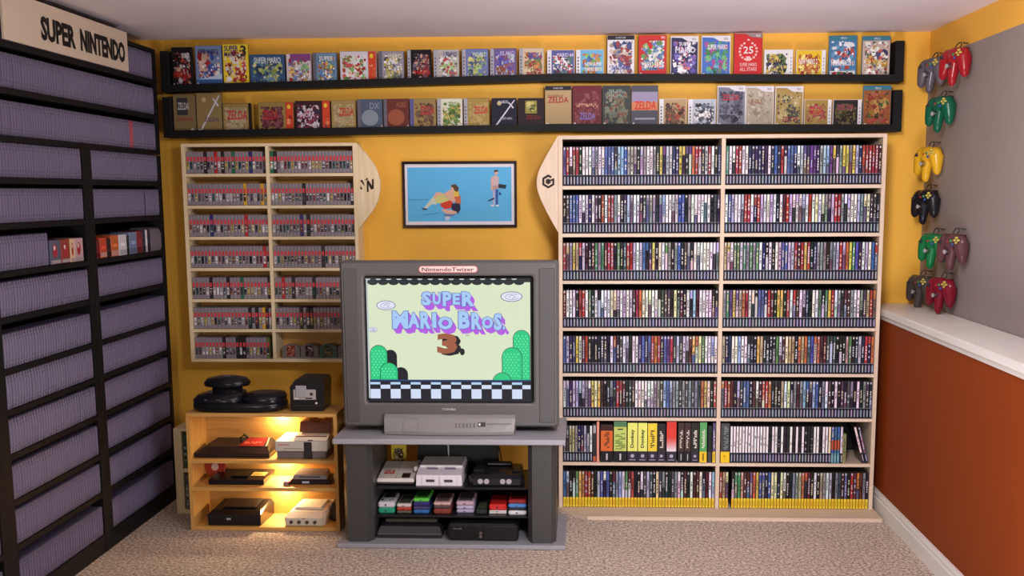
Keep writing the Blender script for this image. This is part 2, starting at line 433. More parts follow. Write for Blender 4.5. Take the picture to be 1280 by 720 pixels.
# seventh shelf, left: slim dark cases then wide boxes
z7 = .2545
for i, k in enumerate('kvttgnnlkw'):
    x0 = -.088 + i * .0148; mb = MB(); game_case(mb, x0, x0 + .0138, z7, k, rng, 'dark')
    tag(obj('slim_game_case', mb, [GLOSS, PRINT], loc=(x0, FB, z7)), 'dark slim game case with %s spine, %s from left, seventh shelf, left bay' % (PAL[k][0], ordw(i + 1)), 'slim game case', 'slim cases at left of the seventh shelf')
mb = MB(); mb.box(.0605, .079, FB + .006, FB + .14, z7, z7 + .198, (30, 28, 30), 0, .002); A = Art(mb, lambda u, v, h: (.0605 + u, FB + .006 - h, z7 + v), .0002, 1); A.rect(.003, .15, .016, .19, (170, 160, 160)); A.rect(.003, .004, .016, .03, (190, 90, 60))
tag(obj('slim_game_case', mb, [GLOSS, PRINT], loc=(.06, FB, z7)), 'black case with a pale square near the top, beside thin pink case', 'slim game case', 'slim cases at left of the seventh shelf')
mb = MB(); mb.box(.081, .0935, FB + .004, FB + .14, z7, z7 + .208, (226, 150, 130), 0, .001)
tag(obj('slim_game_case', mb, PRINT, loc=(.081, FB, z7)), 'thin salmon pink case left of the orange box, seventh shelf', 'slim game case', 'slim cases at left of the seventh shelf')
WIDE = [  # x0, x1, height, top colour, print colour, foot style, text, label
 (.100, .163, .193, (60, 26, 20), (214, 104, 44), 'k', '~~~~~', 'wide orange and black game box on the seventh shelf'),
 (.166, .233, .213, (76, 124, 84), (196, 202, 96), 'k', '~~~~~', 'wide green game box with yellow squiggle, right of the orange box'),
 (.236, .287, .206, (226, 232, 110), (228, 232, 116), 'g', 'Donkey', 'pale yellow-green game box, left one of the pair'),
 (.288, .337, .206, (226, 232, 110), (228, 232, 116), 'g', 'Donkey', 'pale yellow-green game box, right one of the pair'),
 (.338, .386, .204, (232, 206, 60), (232, 204, 56), 'g', '~~~~~', 'golden yellow game box with vertical dark lettering'),
 (.387, .428, .200, (34, 28, 26), (40, 34, 34), 'g', '~~~~~', 'black game box between the golden box and the red-white box'),
 (.432, .483, .2125, (206, 52, 44), (212, 60, 48), 'g', '', 'wide game box fading from red at the top to white'),
 (.490, .522, .205, (60, 40, 36), (70, 46, 42), 'k', '~~~~~', 'dark brown game box right of the red-white box'),
 (.523, .555, .205, (60, 40, 36), (70, 46, 42), 'k', '~~~~~', 'dark brown game box left of the dark green-lettered box'),
 (.556, .596, .205, (34, 34, 28), (40, 40, 34), 'g', '~~~~~', 'black game box with green lettering, beside the green box'),
 (.598, .636, .210, (86, 160, 90), (84, 158, 88), 'y', '~~~~~', 'bright green game box with yellow foot'),
 (.640, .660, .19, (24, 44, 32), (26, 34, 28), 'n', '', 'dark green slim box behind the bright green box'),
 (.663, .679, .206, (84, 76, 116), (88, 80, 120), 'y', '~~~~~', 'purple game box with yellow foot against the middle upright'),
]
for x0, x1, h, ct, cp, foot, t, lab in WIDE:
    mb = MB(); w = x1 - x0; mb.box(x0, x1, FB + .004, FB + .15, z7, z7 + h, (34, 30, 34), 0, .0015)
    A = Art(mb, lambda u, v, k: (x0 + u, FB + .004 - k, z7 + v), .0002, 1)
    f = .058
    A.rect(.0015, f, w - .0015, h - .002, cp); A.rect(.0015, h - .03, w - .0015, h - .002, ct)
    if lab.endswith('to white'):
        for q in range(8): A.rect(.0015, f + q * .009, w - .0015, f + (q + 1) * .009, tuple(int(a + (b - a) * (q + .5) / 8) for a, b in zip((226, 224, 236), (212, 66, 54))))
    if t: A.text(t, w * .3, f + .018, w * .72, h - .035, (38, 34, 20) if sum(cp) > 300 and foot != 'y' else (222, 214, 200), .03, 90)
    if 'squiggle' in lab:
        A.rect(.004, f + .004, w - .004, h - .045, (190, 206, 110)); A.text('~~~~~~', .008, f + .01, w - .008, h - .06, (90, 120, 40), .02, 90)
    if foot == 'y': A.rect(.001, .002, w - .001, f, (232, 196, 44)); A.rect(w * .4, .012, w * .6, .048, (120, 90, 20))
    if foot == 'k': A.rect(.001, .002, w - .001, f, (22, 20, 24)); A.rect(w * .45, .012, w * .58, .045, (190, 184, 190))
    if foot == 'g':
        A.rect(.001, .002, w - .001, f, (44, 38, 52)); A.el(w / 2, .034, w * .2, w * .2, (170, 164, 184), 6); A.rect(w * .2, .012, w * .8, .016, (150, 146, 164))
    tag(obj('game_box', mb, [PLAS, PRINT], loc=(x0, FB, z7)), lab, 'wide game box', 'wide game boxes on the seventh shelf')
# seventh shelf, right
mb = MB(); mb.box(.704, .749, FB + .004, FB + .15, z7, z7 + .205, (20, 18, 20), 0, .0015); A = Art(mb, lambda u, v, k: (.704 + u, FB + .004 - k, z7 + v), .0002, 1)
A.text('~~~~~~~~', .016, .07, .038, .19, (120, 132, 130), .02, 90); A.rect(.001, .001, .045, .058, (234, 196, 30)); A.text('~~', .014, .02, .03, .04, (190, 130, 20), .02)
tag(obj('game_box', mb, [PLAS, PRINT], loc=(.704, FB, z7)), 'black game box with yellow foot, first in the right bay', 'wide game box', 'wide game boxes on the seventh shelf')
pat = 'w' * 13 + 'kwwkwkkwkwkwkkkwwkwwc'
x = .752; p = .0148; i = 0
for k in pat:
    i += 1
    mb = MB(); game_case(mb, x, x + p - .001, z7, (232, 226, 230) if k == 'w' else ((40, 34, 40) if k == 'k' else (226, 204, 180)), rng, 'dark', True)
    nm = {'w': 'white', 'k': 'black', 'c': 'cream'}[k]
    tag(obj('white_game_case', mb, [GLOSS, PRINT], loc=(x, FB, z7)), '%s spined slim game case, %s from left after yellow-footed box, seventh shelf, right bay' % (nm, ordw(i)), 'slim game case', 'white-spined cases on the seventh shelf')
    x += p
for q in range(3):
    i += 1; mb = MB(); game_case(mb, x, x + p - .001, z7, (70, 96, 160), rng, 'teal'); A = Art(mb, lambda u, v, k: (x + u, FB + .007 - k, z7 + v), .0002, 1); A.rect(.0015, .07, .012, .12, (176, 80, 50))
    tag(obj('blue_game_case', mb, [GLOSS, PRINT], loc=(x, FB, z7)), ['left', 'middle', 'right'][q] + ' one of three blue cases with orange band and teal foot', 'blue game case', 'three blue cases'); x += p
mb = MB(); game_case(mb, x, x + .0138, z7, (222, 214, 214), rng, 'dark'); tag(obj('white_game_case', mb, [GLOSS, PRINT], loc=(x, FB, z7)), 'white spined case right after the three blue cases', 'slim game case', 'white-spined cases on the seventh shelf'); x += p
mb = MB(); mb.box(x, x + .016, FB + .01, FB + .14, z7, z7 + .15, (130, 132, 84), 0, .001); A = Art(mb, lambda u, v, k: (x + u, FB + .01 - k, z7 + v), .0002, 1); A.text('~~~~~', .004, .02, .012, .13, (60, 60, 40), .02, 90)
tag(obj('short_game_box', mb, [PLAS, PRINT], loc=(x, FB, z7)), 'short olive green box at the end of the white cases', 'game box')
def lean(px, pz, ang):
    ca, sa = cos(ang), sin(ang)
    return lambda q: (px + (q[0] - px) * ca + (q[2] - pz) * sa, q[1], pz - (q[0] - px) * sa + (q[2] - pz) * ca)
for (px, ang, key, lab) in ((1.413, -.26, (214, 206, 204), 'white spined game case leaning left at the end of the seventh shelf'), (1.430, -.245, (60, 52, 50), 'dark game case leaning behind the white leaning one')):
    mb = MB(); mb.xf = lean(px, z7, ang); game_case(mb, px, px + .0138, z7 + .004, key, rng, 'dark')
    tag(obj('leaning_game_case', mb, [GLOSS, PRINT], loc=(px, FB, z7)), lab, 'slim game case')

# ------------------------------------------------------------------ wall-hung pale case with red-banded cartridges
FN = -.14
NX = [(-2.052, -2.034), (-1.614, -1.597), (-1.164, -1.146)]
NZ = [(1.851, 1.866), (1.699, 1.714), (1.536, 1.551), (1.376, 1.391), (1.214, 1.229), (1.051, 1.066), (.893, .908), (.735, .750)]
nc = thing('wall_case', 'pale pine wall-hung case of seven rows holding red-banded cartridges', 'shelf case', (-1.6, -.07, .735))
for a, b in (NX[0], NX[2]):
    mb = MB(); mb.box(a, b, FN, -.001, .735, 1.866, (0, 0, 0), 0, .001); obj('side_panel', mb, PINEV, nc)
mb = MB(); mb.box(NX[1][0], NX[1][1], FN + .001, -.006, .7505, 1.8505, (0, 0, 0)); obj('divider', mb, PINEV, nc)
for j, (z0, z1) in enumerate(NZ):
    nm = 'top_panel' if j == 0 else ('base' if j == 7 else 'shelf')
    if j in (0, 7):
        mb = MB(); mb.box(NX[0][1] + .0005, NX[2][0] - .0005, FN, -.001, z0, z1, (0, 0, 0)); obj(nm, mb, PINE, nc)
    else:
        for a, b in ((NX[0][1] + .0005, NX[1][0] - .0005), (NX[1][1] + .0005, NX[2][0] - .0005)):
            mb = MB(); mb.box(a, b, FN + .001, -.006, z0, z1, (0, 0, 0)); obj(nm, mb, PINE, nc)
mb = MB(); mb.box(NX[0][1] + .0005, NX[2][0] - .0005, -.005, -.001, .7505, 1.8505, (0, 0, 0)); obj('back_panel', mb, PLY, nc)
mb = MB()
mb.prism(arc([(-1.146, 1.866), (-1.095, 1.812), (-1.052, 1.752), (-1.027, 1.68), (-1.030, 1.61), (-1.060, 1.535), (-1.146, 1.425)]), 'y', FN, FN + .016, (0, 0, 0))
wing = obj('side_wing', mb, PINEV, nc)
mb = MB(); A = Art(mb, lambda u, v, h: (-1.090 + u * 1.12, FN - h, 1.653 + v * 1.12), .0005)
ink = (46, 24, 16)
A.pl([(-.004, -.034), (.004, -.030), (.004, .022), (-.004, .018)], ink); A.pl([(.020, -.020), (.028, -.016), (.028, .028), (.020, .024)], ink)
A.pl([(-.004, .018), (.004, .022), (.028, -.016), (.016, -.022)], ink)
A.pl([(-.034, .020), (-.024, .024), (-.012, -.004), (-.020, .002)], ink); A.pl([(-.034, -.018), (-.023, -.021), (-.032, -.002)], ink)
A.pl([(-.012, .020), (.000, .034), (.003, .024)], ink)
obj('emblem', mb, MATT, wing)

CC = {'a': ('grey', (138, 130, 138)), 'k': ('black', (30, 26, 30)), 'r': ('red', (176, 34, 40)), 'e': ('green', (26, 104, 74)), 'b': ('blue', (38, 40, 112)), 'y': ('yellow', (214, 164, 48)), 'o': ('olive green', (96, 108, 50))}
def banded(mb, x0, x1, z, key, rng, y=FN + .012):
    c = CC[key][1]; h = .112; w = x1 - x0
    mb.box(x0, x1, y, y + .1, z, z + h, c, 0, .0022)
    A = Art(mb, lambda u, v, k: (x0 + u, y - k, z + v), .00012, 1)
    A.rect(.0028, .063, w - .0028, .086, (206, 62, 70)); A.rect(.0028, .066, .0048, .083, (228, 120, 120))
    pal = ((30, 26, 30), (222, 218, 220), (70, 70, 80), (110, 100, 110), (222, 218, 220), (120, 60, 60), (60, 90, 90), (190, 170, 90))
    bg = rng.choice(pal); A.rect(.003, .022, w - .003, .060, bg)
    for i in range(5):
        if rng.random() < .8: v = .024 + i * .007; A.rect(.0035 + rng.uniform(0, .003), v, w - .0035 - rng.uniform(0, .003), v + .005, rng.choice(pal), i == 0)
ROWC = [("aaaaakaarakaaeaaaabaaak", "ekaaaaaaaaaaaaaaaaaaaaaa"), ("aaaaaaaaaaaaaaaayaaaaya", "aaaaaaaaakaaaaaaaaaaaaak"), ("aaaaaabaaaaaaaaaraaaaaa", "aaaaaaaabakaaaaaaaaaaaaa"),
        ("aaaaaaaaaaaaaaaaaaaaara", "aaaaaaaaaaaaaakaaaaaaaaa"), ("aaaaakaaaakaaaeaaaaaaak", "aaraakaaaaakaaaaaaaaaaaa"), ("aaaaaaaaaaaaaaaakakayka", "aaaaaaakakkaaaaaaaaaaaaa"), ("aaaaaaaakaaakkkaaaaaaoo", "")]
rng = random.Random(11)
NROW = ['top', 'second', 'third', 'fourth', 'fifth', 'sixth', 'lowest']
for r in range(7):
    for b in (0, 1):
        keys = ROWC[r][b]
        if not keys: continue
        a, e = ((NX[0][1] + .002, NX[1][0] - .001), (NX[1][1] + .002, NX[2][0] - .001))[b]; p = (e - a) / len(keys)
        for i, k in enumerate(keys):
            if b == 1 and ((r == 3 and i > 23) or (r in (4, 5) and i > 19)): continue
            if r == 6 and i > 21: continue
            z = NZ[r + 1][1] + .0005; x0 = a + i * p + .0004; mb = MB(); banded(mb, x0, x0 + p - .0008, z, k, rng)
            o = obj('banded_cartridge', mb, [PLAS, PRINT], loc=(x0, FN, z))
            bay = ('left', 'right')[b]
            if k == 'a': tag(o, 'grey red-banded game cartridge in the %s row, %s bay of the pine wall case' % (NROW[r], bay), 'banded cartridge', 'grey banded cartridges, %s row, %s bay' % (NROW[r], bay))
            else: tag(o, '%s red-banded cartridge, %s from left, %s row, %s bay of the pine wall case' % (CC[k][0], ordw(i + 1), NROW[r], bay), 'banded cartridge', 'coloured banded cartridges')
# arched cartridges facing out on the lowest right shelf
FC = [(-1.575, ((190, 70, 50), (220, 150, 110), (120, 40, 36)), (112, 106, 104), 'grey arched cartridge with a red and tan label, leftmost on the lowest shelf'),
      (-1.476, ((220, 190, 196), (120, 40, 50), (40, 30, 40)), (116, 108, 108), 'grey arched cartridge with a pink and white label'),
      (-1.377, ((190, 140, 70), (60, 80, 70), (40, 60, 50)), (62, 84, 78), 'dark green arched cartridge with a gold label'),
      (-1.278, ((220, 170, 130), (190, 150, 120), (70, 50, 40)), (100, 96, 92), 'grey arched cartridge with a tan label, half behind the television')]
for x0, pal, c, lab in FC:
    t = thing('arched_cartridge', lab, 'arched cartridge', (x0 + .047, -.09, .7505), 'arched cartridges on the lowest shelf')
    mb = MB(); w = .094; prof = [(x0, .751), (x0 + w, .751), (x0 + w, .808), (x0 + w * .86, .817), (x0 + w * .65, .825), (x0 + w * .5, .827), (x0 + w * .35, .825), (x0 + w * .14, .817), (x0, .808)]
    mb.prism(prof, 'y', -.105, -.086, c)
    mb.prism([(x0 + w * .3, .751), (x0 + w * .7, .751), (x0 + w * .7, .8), (x0 + w * .3, .8)], 'y', -.1065, -.105, c)
    obj('shell', mb, PLAS, t)
    mb = MB(); A = Art(mb, lambda u, v, k: (x0 + u, -.1066 - k, .751 + v), .0003); A.rect(w * .27, .01, w * .73, .068, pal[2]); A.blobs(w * .29, .012, w * .71, .066, pal, 22, rng, .16)
    obj('sticker', mb, PRINT, t)

# ------------------------------------------------------------------ black shelving on the left with grey cartridges
XS = -2.1525
SB = [2.181, 2.008, 1.830, 1.674, 1.503, 1.325, 1.154, .960, .804, .634, .455, .280, .083]   # where each row stands
def shelfunit(name, lab, y0, y1, z0, z1, floors, stile):
    t = thing(name, lab, 'shelving unit', (XS - .1, (y0 + y1) / 2, z0))
    for a, b in ((y0, y0 + stile), (y1 - stile, y1)):
        mb = MB(); mb.box(XS - .2, XS, a, b, z0, z1, (0, 0, 0), 0, .001); obj('side_panel', mb, BLACKW, t)
    mb = MB(); mb.box(XS - .2, XS - .194, y0 + stile, y1 - stile, z0, z1, (0, 0, 0)); obj('back_panel', mb, BLACKW, t)
    for f in floors:
        mb = MB(); mb.box(XS - .193, XS, y0 + stile + .0005, y1 - stile - .0005, f - .022, f, (0, 0, 0)); obj('shelf', mb, BLACKW, t)
    return t
YN = -2.75
u1 = shelfunit('shelving_unit', 'long upper black shelving unit with three cartridge rows, below the cream sign', YN, -.155, 1.81, 2.335, SB[:3], .032)
mb = MB(); mb.box(XS - .193, XS, YN + .033, -.188, 2.317, 2.335, (0, 0, 0)); obj('top_panel', mb, BLACKW, u1)
u2 = shelfunit('shelving_unit', 'lower black shelving unit beside the yellow wall corner', -.966, -.155, 0, 1.807, SB[3:], .034)
u3 = shelfunit('shelving_unit', 'lower black shelving unit nearer the viewer, left of the corner unit', -1.79, -.967, 0, 1.807, SB[3:], .05)
shelfunit('shelving_unit', 'black shelving unit nearest the viewer at the left edge', YN, -1.791, 0, 1.807, SB[3:], .05)
for y0, y1, u in ((-.93, -.19, u2), (-1.74, -1.02, u3)):
    mb = MB(); mb.box(XS - .02, XS - .002, y0, y1, 0.0, .06, (0, 0, 0)); obj('plinth', mb, BLACKW, u)

def grey_cart(mb, y0, z, c=(92, 86, 112), d=0.0):
    """a thick grey cartridge standing on its side, its end towards the room (+x)"""
    w, h = .0190, .132; x1 = XS - .004 - d
    mb.box(x1 - .086, x1, y0, y0 + w, z, z + h, c, 0, .0032)
    lc = tuple(min(255, int(v * 1.3)) for v in c); dc = tuple(int(v * .72) for v in c)
    mb.box(x1 - .01, x1 + .0015, y0 + w * .28, y0 + w * .72, z + .016, z + h - .016, lc, 0, .0015)
    mb.box(x1 - .01, x1 + .0018, y0 + w * .32, y0 + w * .68, z + .024, z + .028, dc); mb.box(x1 - .01, x1 + .0018, y0 + w * .32, y0 + w * .68, z + h - .028, z + h - .024, dc)
P = .0208
mb = MB(); grey_cart(mb, 0, 0)
proto = None
rest = MB(); cnt = 0
cartmesh = None
rng = random.Random(3)
SROW = ['top', 'second', 'third', 'fourth', 'fifth', 'sixth', 'seventh', 'eighth', 'ninth', 'tenth', 'eleventh', 'twelfth', 'bottom']
for r, z in enumerate(SB):
    z += .0006
    spans = [(-.191, YN + .04, '')] if r < 3 else [(-.191, -.930, 'corner unit'), (-1.0185, -1.738, 'next unit'), (-1.843, -2.69, 'edge')]
    if r == 5: spans = [(-1.345, -1.738, 'edge'), (-1.843, -2.69, 'edge')]
    for (ya, yb, where) in spans:
        y = ya - P; i = 0
        while y > yb:
            i += 1
            if r == 4 and where == 'corner unit' and i == 9: y -= P * .8; continue   # a gap in the row
            red = (r == 2 and i in (14, 15))
            # those nearest the divider show largest in the photograph
            if r < 3: own = (-1.13 < y < -.52 and r > 0)
            elif where == 'corner unit': own = y < -.535
            else: own = where == 'next unit' and y > -1.20
            jit = rng.uniform(0, .002)
            if red:
                mb = MB(); grey_cart(mb, y, z, (150, 60, 78)); o = obj('red_cartridge', mb, PLAS, loc=(XS, y, z))
                tag(o, ('left' if i == 15 else 'right') + ' one of two red cartridges among the grey ones', 'red cartridge', 'two red cartridges')
            elif own:
                if cartmesh is None:
                    mb = MB(); grey_cart(mb, y, z); o = obj('grey_cartridge', mb, PLAS, loc=(XS, y, z)); cartmesh = o
                else:
                    o = cartmesh.copy(); o.location = (XS - jit, y, z); COL.objects.link(o)
                cnt += 1
                pl = 'corner half nearest the black upright' if where == 'corner unit' else ('just left of the black upright' if where else 'under the cream sign end')
                if r < 3: lab = 'plain grey cartridge in the %s row of the long upper black unit' % SROW[r]
                elif where == 'corner unit': lab = 'plain grey cartridge, %s row, corner unit, half nearest the wide black upright' % SROW[r]
                else: lab = 'plain grey cartridge, %s row, just left of the wide black upright' % SROW[r]
                tag(o, lab, 'grey cartridge', lab.replace('cartridge', 'cartridges', 1))
            else:
                grey_cart(rest, y, z, (92, 86, 112), jit)
            y -= P
tag(obj('ranks_of_grey_cartridge', rest, PLAS, loc=(XS, -.6, 0)), 'remaining grey cartridges deeper in the corner and at the left edge', 'grey cartridge', kind='stuff')
print('grey cartridges', cnt)
# sixth row: coloured boxes and cartridges
z = SB[5] + .0006
SIX = [(-.885, -.925, .085, (112, 22, 26), 'dark red cartridge beside the black upright'), (-.818, -.884, .092, (206, 74, 46), 'orange-red box with pale foot'), (-.772, -.817, .085, (46, 24, 24), 'dark brown box between the two orange ones'),
       (-.692, -.771, .098, (202, 104, 52), 'orange box with pale foot'), (-.604, -.688, .098, (222, 222, 230), 'white box in the sixth row of the corner unit'), (-.575, -.602, .09, (30, 28, 34), 'thin black box right of the white one'),
       (-.490, -.572, .105, (120, 138, 176), 'blue-grey box'), (-.421, -.487, .108, (130, 44, 54), 'maroon box'), (-.385, -.418, .11, (40, 40, 64), 'navy box with a white stripe'), (-.362, -.384, .11, (226, 226, 236), 'thin white box'), (-.328, -.360, .11, (36, 36, 60), 'navy box next to the grey rounded cartridges')]
for ya, yb, h, c, lab in SIX:
    mb = MB(); mb.box(XS - .10, XS - .006, yb, ya, z, z + h, c, 0, .002); A = Art(mb, lambda u, v, k: (XS - .006 + k, yb + u, z + v), .0003, 1); w = ya - yb
    A.rect(.002, .004, w - .002, h * .28, (200, 150, 140) if 'pale foot' in lab else tuple(int(v * .8) for v in c))
    A.rect(w * .2, h * .45, w * .8, h * .6, tuple(min(255, int(v * 1.25 + 12)) for v in c))
    tag(obj('coloured_game_box', mb, [PLAS, PRINT], loc=(XS, yb, z)), lab + ', sixth row of black shelving', 'small game box', 'coloured boxes on the black shelving')
for ya, yb, h, c, lab in ((-1.045, -1.12, .10, (206, 170, 176), 'pink-white box with red mark'), (-1.122, -1.16, .10, (230, 200, 150), 'cream-yellow box'), (-1.165, -1.24, .10, (150, 60, 50), 'brick red box'), (-1.245, -1.33, .1, (90, 96, 120), 'slate blue box')):
    mb = MB(); mb.box(XS - .10, XS - .006, yb, ya, z, z + h, c, 0, .002); A = Art(mb, lambda u, v, k: (XS - .006 + k, yb + u, z + v), .0003, 1); w = ya - yb
    A.el(w * .45, h * .55, w * .22, h * .28, (176, 50, 64)); A.el(w * .4, h * .68, w * .1, h * .1, (236, 220, 220)); A.rect(.003, .004, w - .003, h * .18, (170, 160, 160))
    tag(obj('coloured_game_box', mb, [PLAS, PRINT], loc=(XS, yb, z)), lab + ', left of the upright, sixth row of black shelving', 'small game box', 'coloured boxes on the black shelving')
for q in range(5):
    ya = -.194 - q * .026; hh = .118
    mb = MB(); prof = [(ya - .024, z), (ya, z), (ya, z + hh - .004), (ya - .004, z + hh), (ya - .020, z + hh), (ya - .024, z + hh - .004)]
    mb.prism([(XS - .11, z), (XS - .010, z), (XS - .004, z + .02), (XS - .004, z + hh - .03), (XS - .014, z + hh - .008), (XS - .03, z + hh), (XS - .11, z + hh)], 'y', ya - .024, ya, (120, 116, 126))
    tag(obj('rounded_cartridge', mb, PLAS, loc=(XS, ya, z)), 'grey round-cornered cartridge in the sixth row next to the yellow wall', 'rounded cartridge', 'grey round-cornered cartridges by the yellow wall')
# the cream sign
sg = thing('sign_board', 'cream sign board with condensed black capitals above the black shelving', 'sign', (XS + .004, -1.1, 2.187))
mb = MB(); mb.box(XS + .003, XS + .013, -1.60, -.514, 2.185, 2.366, (226, 210, 186), 0, .001); obj('board', mb, MATT, sg)
mb = MB(); A = Art(mb, lambda u, v, h: (XS + .0135 + h, -1.60 + u, 2.185 + v), .0006)
A.text('SUPER', .275, .034, .563, .129, (26, 22, 22), .045); A.text('NINTENDO', .607, .034, 1.049, .129, (26, 22, 22), .045)
obj('lettering', mb, MATT, sg)

# ------------------------------------------------------------------ black picture ledges and the boxes on them
def sag(x, zl, zm, zr):
    return zl + (zm - zl) * (x + 2.15) / 2.05 if x < -.1 else zm + (zr - zm) * (x + .1) / 1.7
LED = [(2.130, 2.169, 2.148, -2.152, 1.603, .205), (1.900, 1.920, 1.905, -2.152, 1.603, .205)]
ledges = []
for q, (zl, zm, zr, xa, xb, eh) in enumerate(LED):
    t = thing('picture_ledge', ('upper' if q == 0 else 'lower') + ' long black wall ledge holding a row of game boxes', 'ledge', (-.27, -.05, zm))
    for a, b in ((xa, -.101), (-.099, xb)):
        g = lambda x: sag(x, zl, zm, zr)
        mb = MB(); mb.loft([[(x, -.1, g(x)), (x, -.002, g(x)), (x, -.002, g(x) + .014), (x, -.088, g(x) + .014), (x, -.088, g(x) + .036), (x, -.1, g(x) + .036)] for x in (a, b)], (0, 0, 0))
        obj('rail', mb, LEDGE, t)
    mb = MB(); za = sag(xa, zl, zm, zr); mb.box(xa + .001, xa + .045, -.101, -.002, za, za + .205, (0, 0, 0), 0, .002); obj('end_block', mb, LEDGE, t)
    mb = MB(); za = sag(xb, zl, zm, zr); mb.box(xb - .045, xb - .001, -.101, -.002, za, za + (.20 if q == 0 else .205), (0, 0, 0), 0, .002); obj('end_block', mb, LEDGE, t)
BOX1 = [(-2.1, -1.993, 2.356), (-1.977, -1.839, 2.363), (-1.833, -1.7, 2.369), (-1.694, -1.514, 2.316), (-1.506, -1.378, 2.318), (-1.369, -1.246, 2.321), (-1.229, -1.042, 2.327), (-1.032, -0.901, 2.326), (-0.884, -0.762, 2.332), (-0.75, -0.619, 2.331), (-0.605, -0.47, 2.333), (-0.462, -0.328, 2.334), (-0.314, -0.188, 2.334), (-0.172, -0.034, 2.323), (-0.026, 0.113, 2.323), (0.131, 0.268, 2.392), (0.288, 0.429, 2.391), (0.449, 0.587, 2.385), (0.603, 0.747, 2.385), (0.765, 0.906, 2.399), (0.916, 1.059, 2.314), (1.075, 1.222, 2.31), (1.236, 1.374, 2.379), (1.4, 1.538, 2.375)]
BOX2 = [(-2.104, -1.987, 2.12), (-1.983, -1.85, 2.127), (-1.846, -1.7, 2.073), (-1.661, -1.477, 2.076), (-1.469, -1.287, 2.082), (-1.281, -1.155, 2.085), (-1.147, -1.016, 2.088), (-1.012, -0.88, 2.089), (-0.876, -0.741, 2.088), (-0.735, -0.605, 2.088), (-0.599, -0.468, 2.089), (-0.456, -0.328, 2.088), (-0.322, -0.19, 2.087), (-0.184, -0.049, 2.147), (-0.044, 0.103, 2.146), (0.107, 0.25, 2.145), (0.254, 0.389, 2.144), (0.395, 0.533, 2.077), (0.541, 0.681, 2.074), (0.687, 0.827, 2.14), (0.829, 0.968, 2.137), (0.976, 1.115, 2.135), (1.123, 1.258, 2.067), (1.266, 1.408, 2.066), (1.414, 1.552, 2.134)]
W_, K_, RD, YL, GD, BL, GN, PU, GY = (228, 226, 228), (24, 20, 24), (186, 36, 36), (232, 206, 60), (150, 126, 76), (50, 84, 160), (60, 130, 80), (96, 66, 140), (120, 118, 126)
TANC = (188, 160, 124)
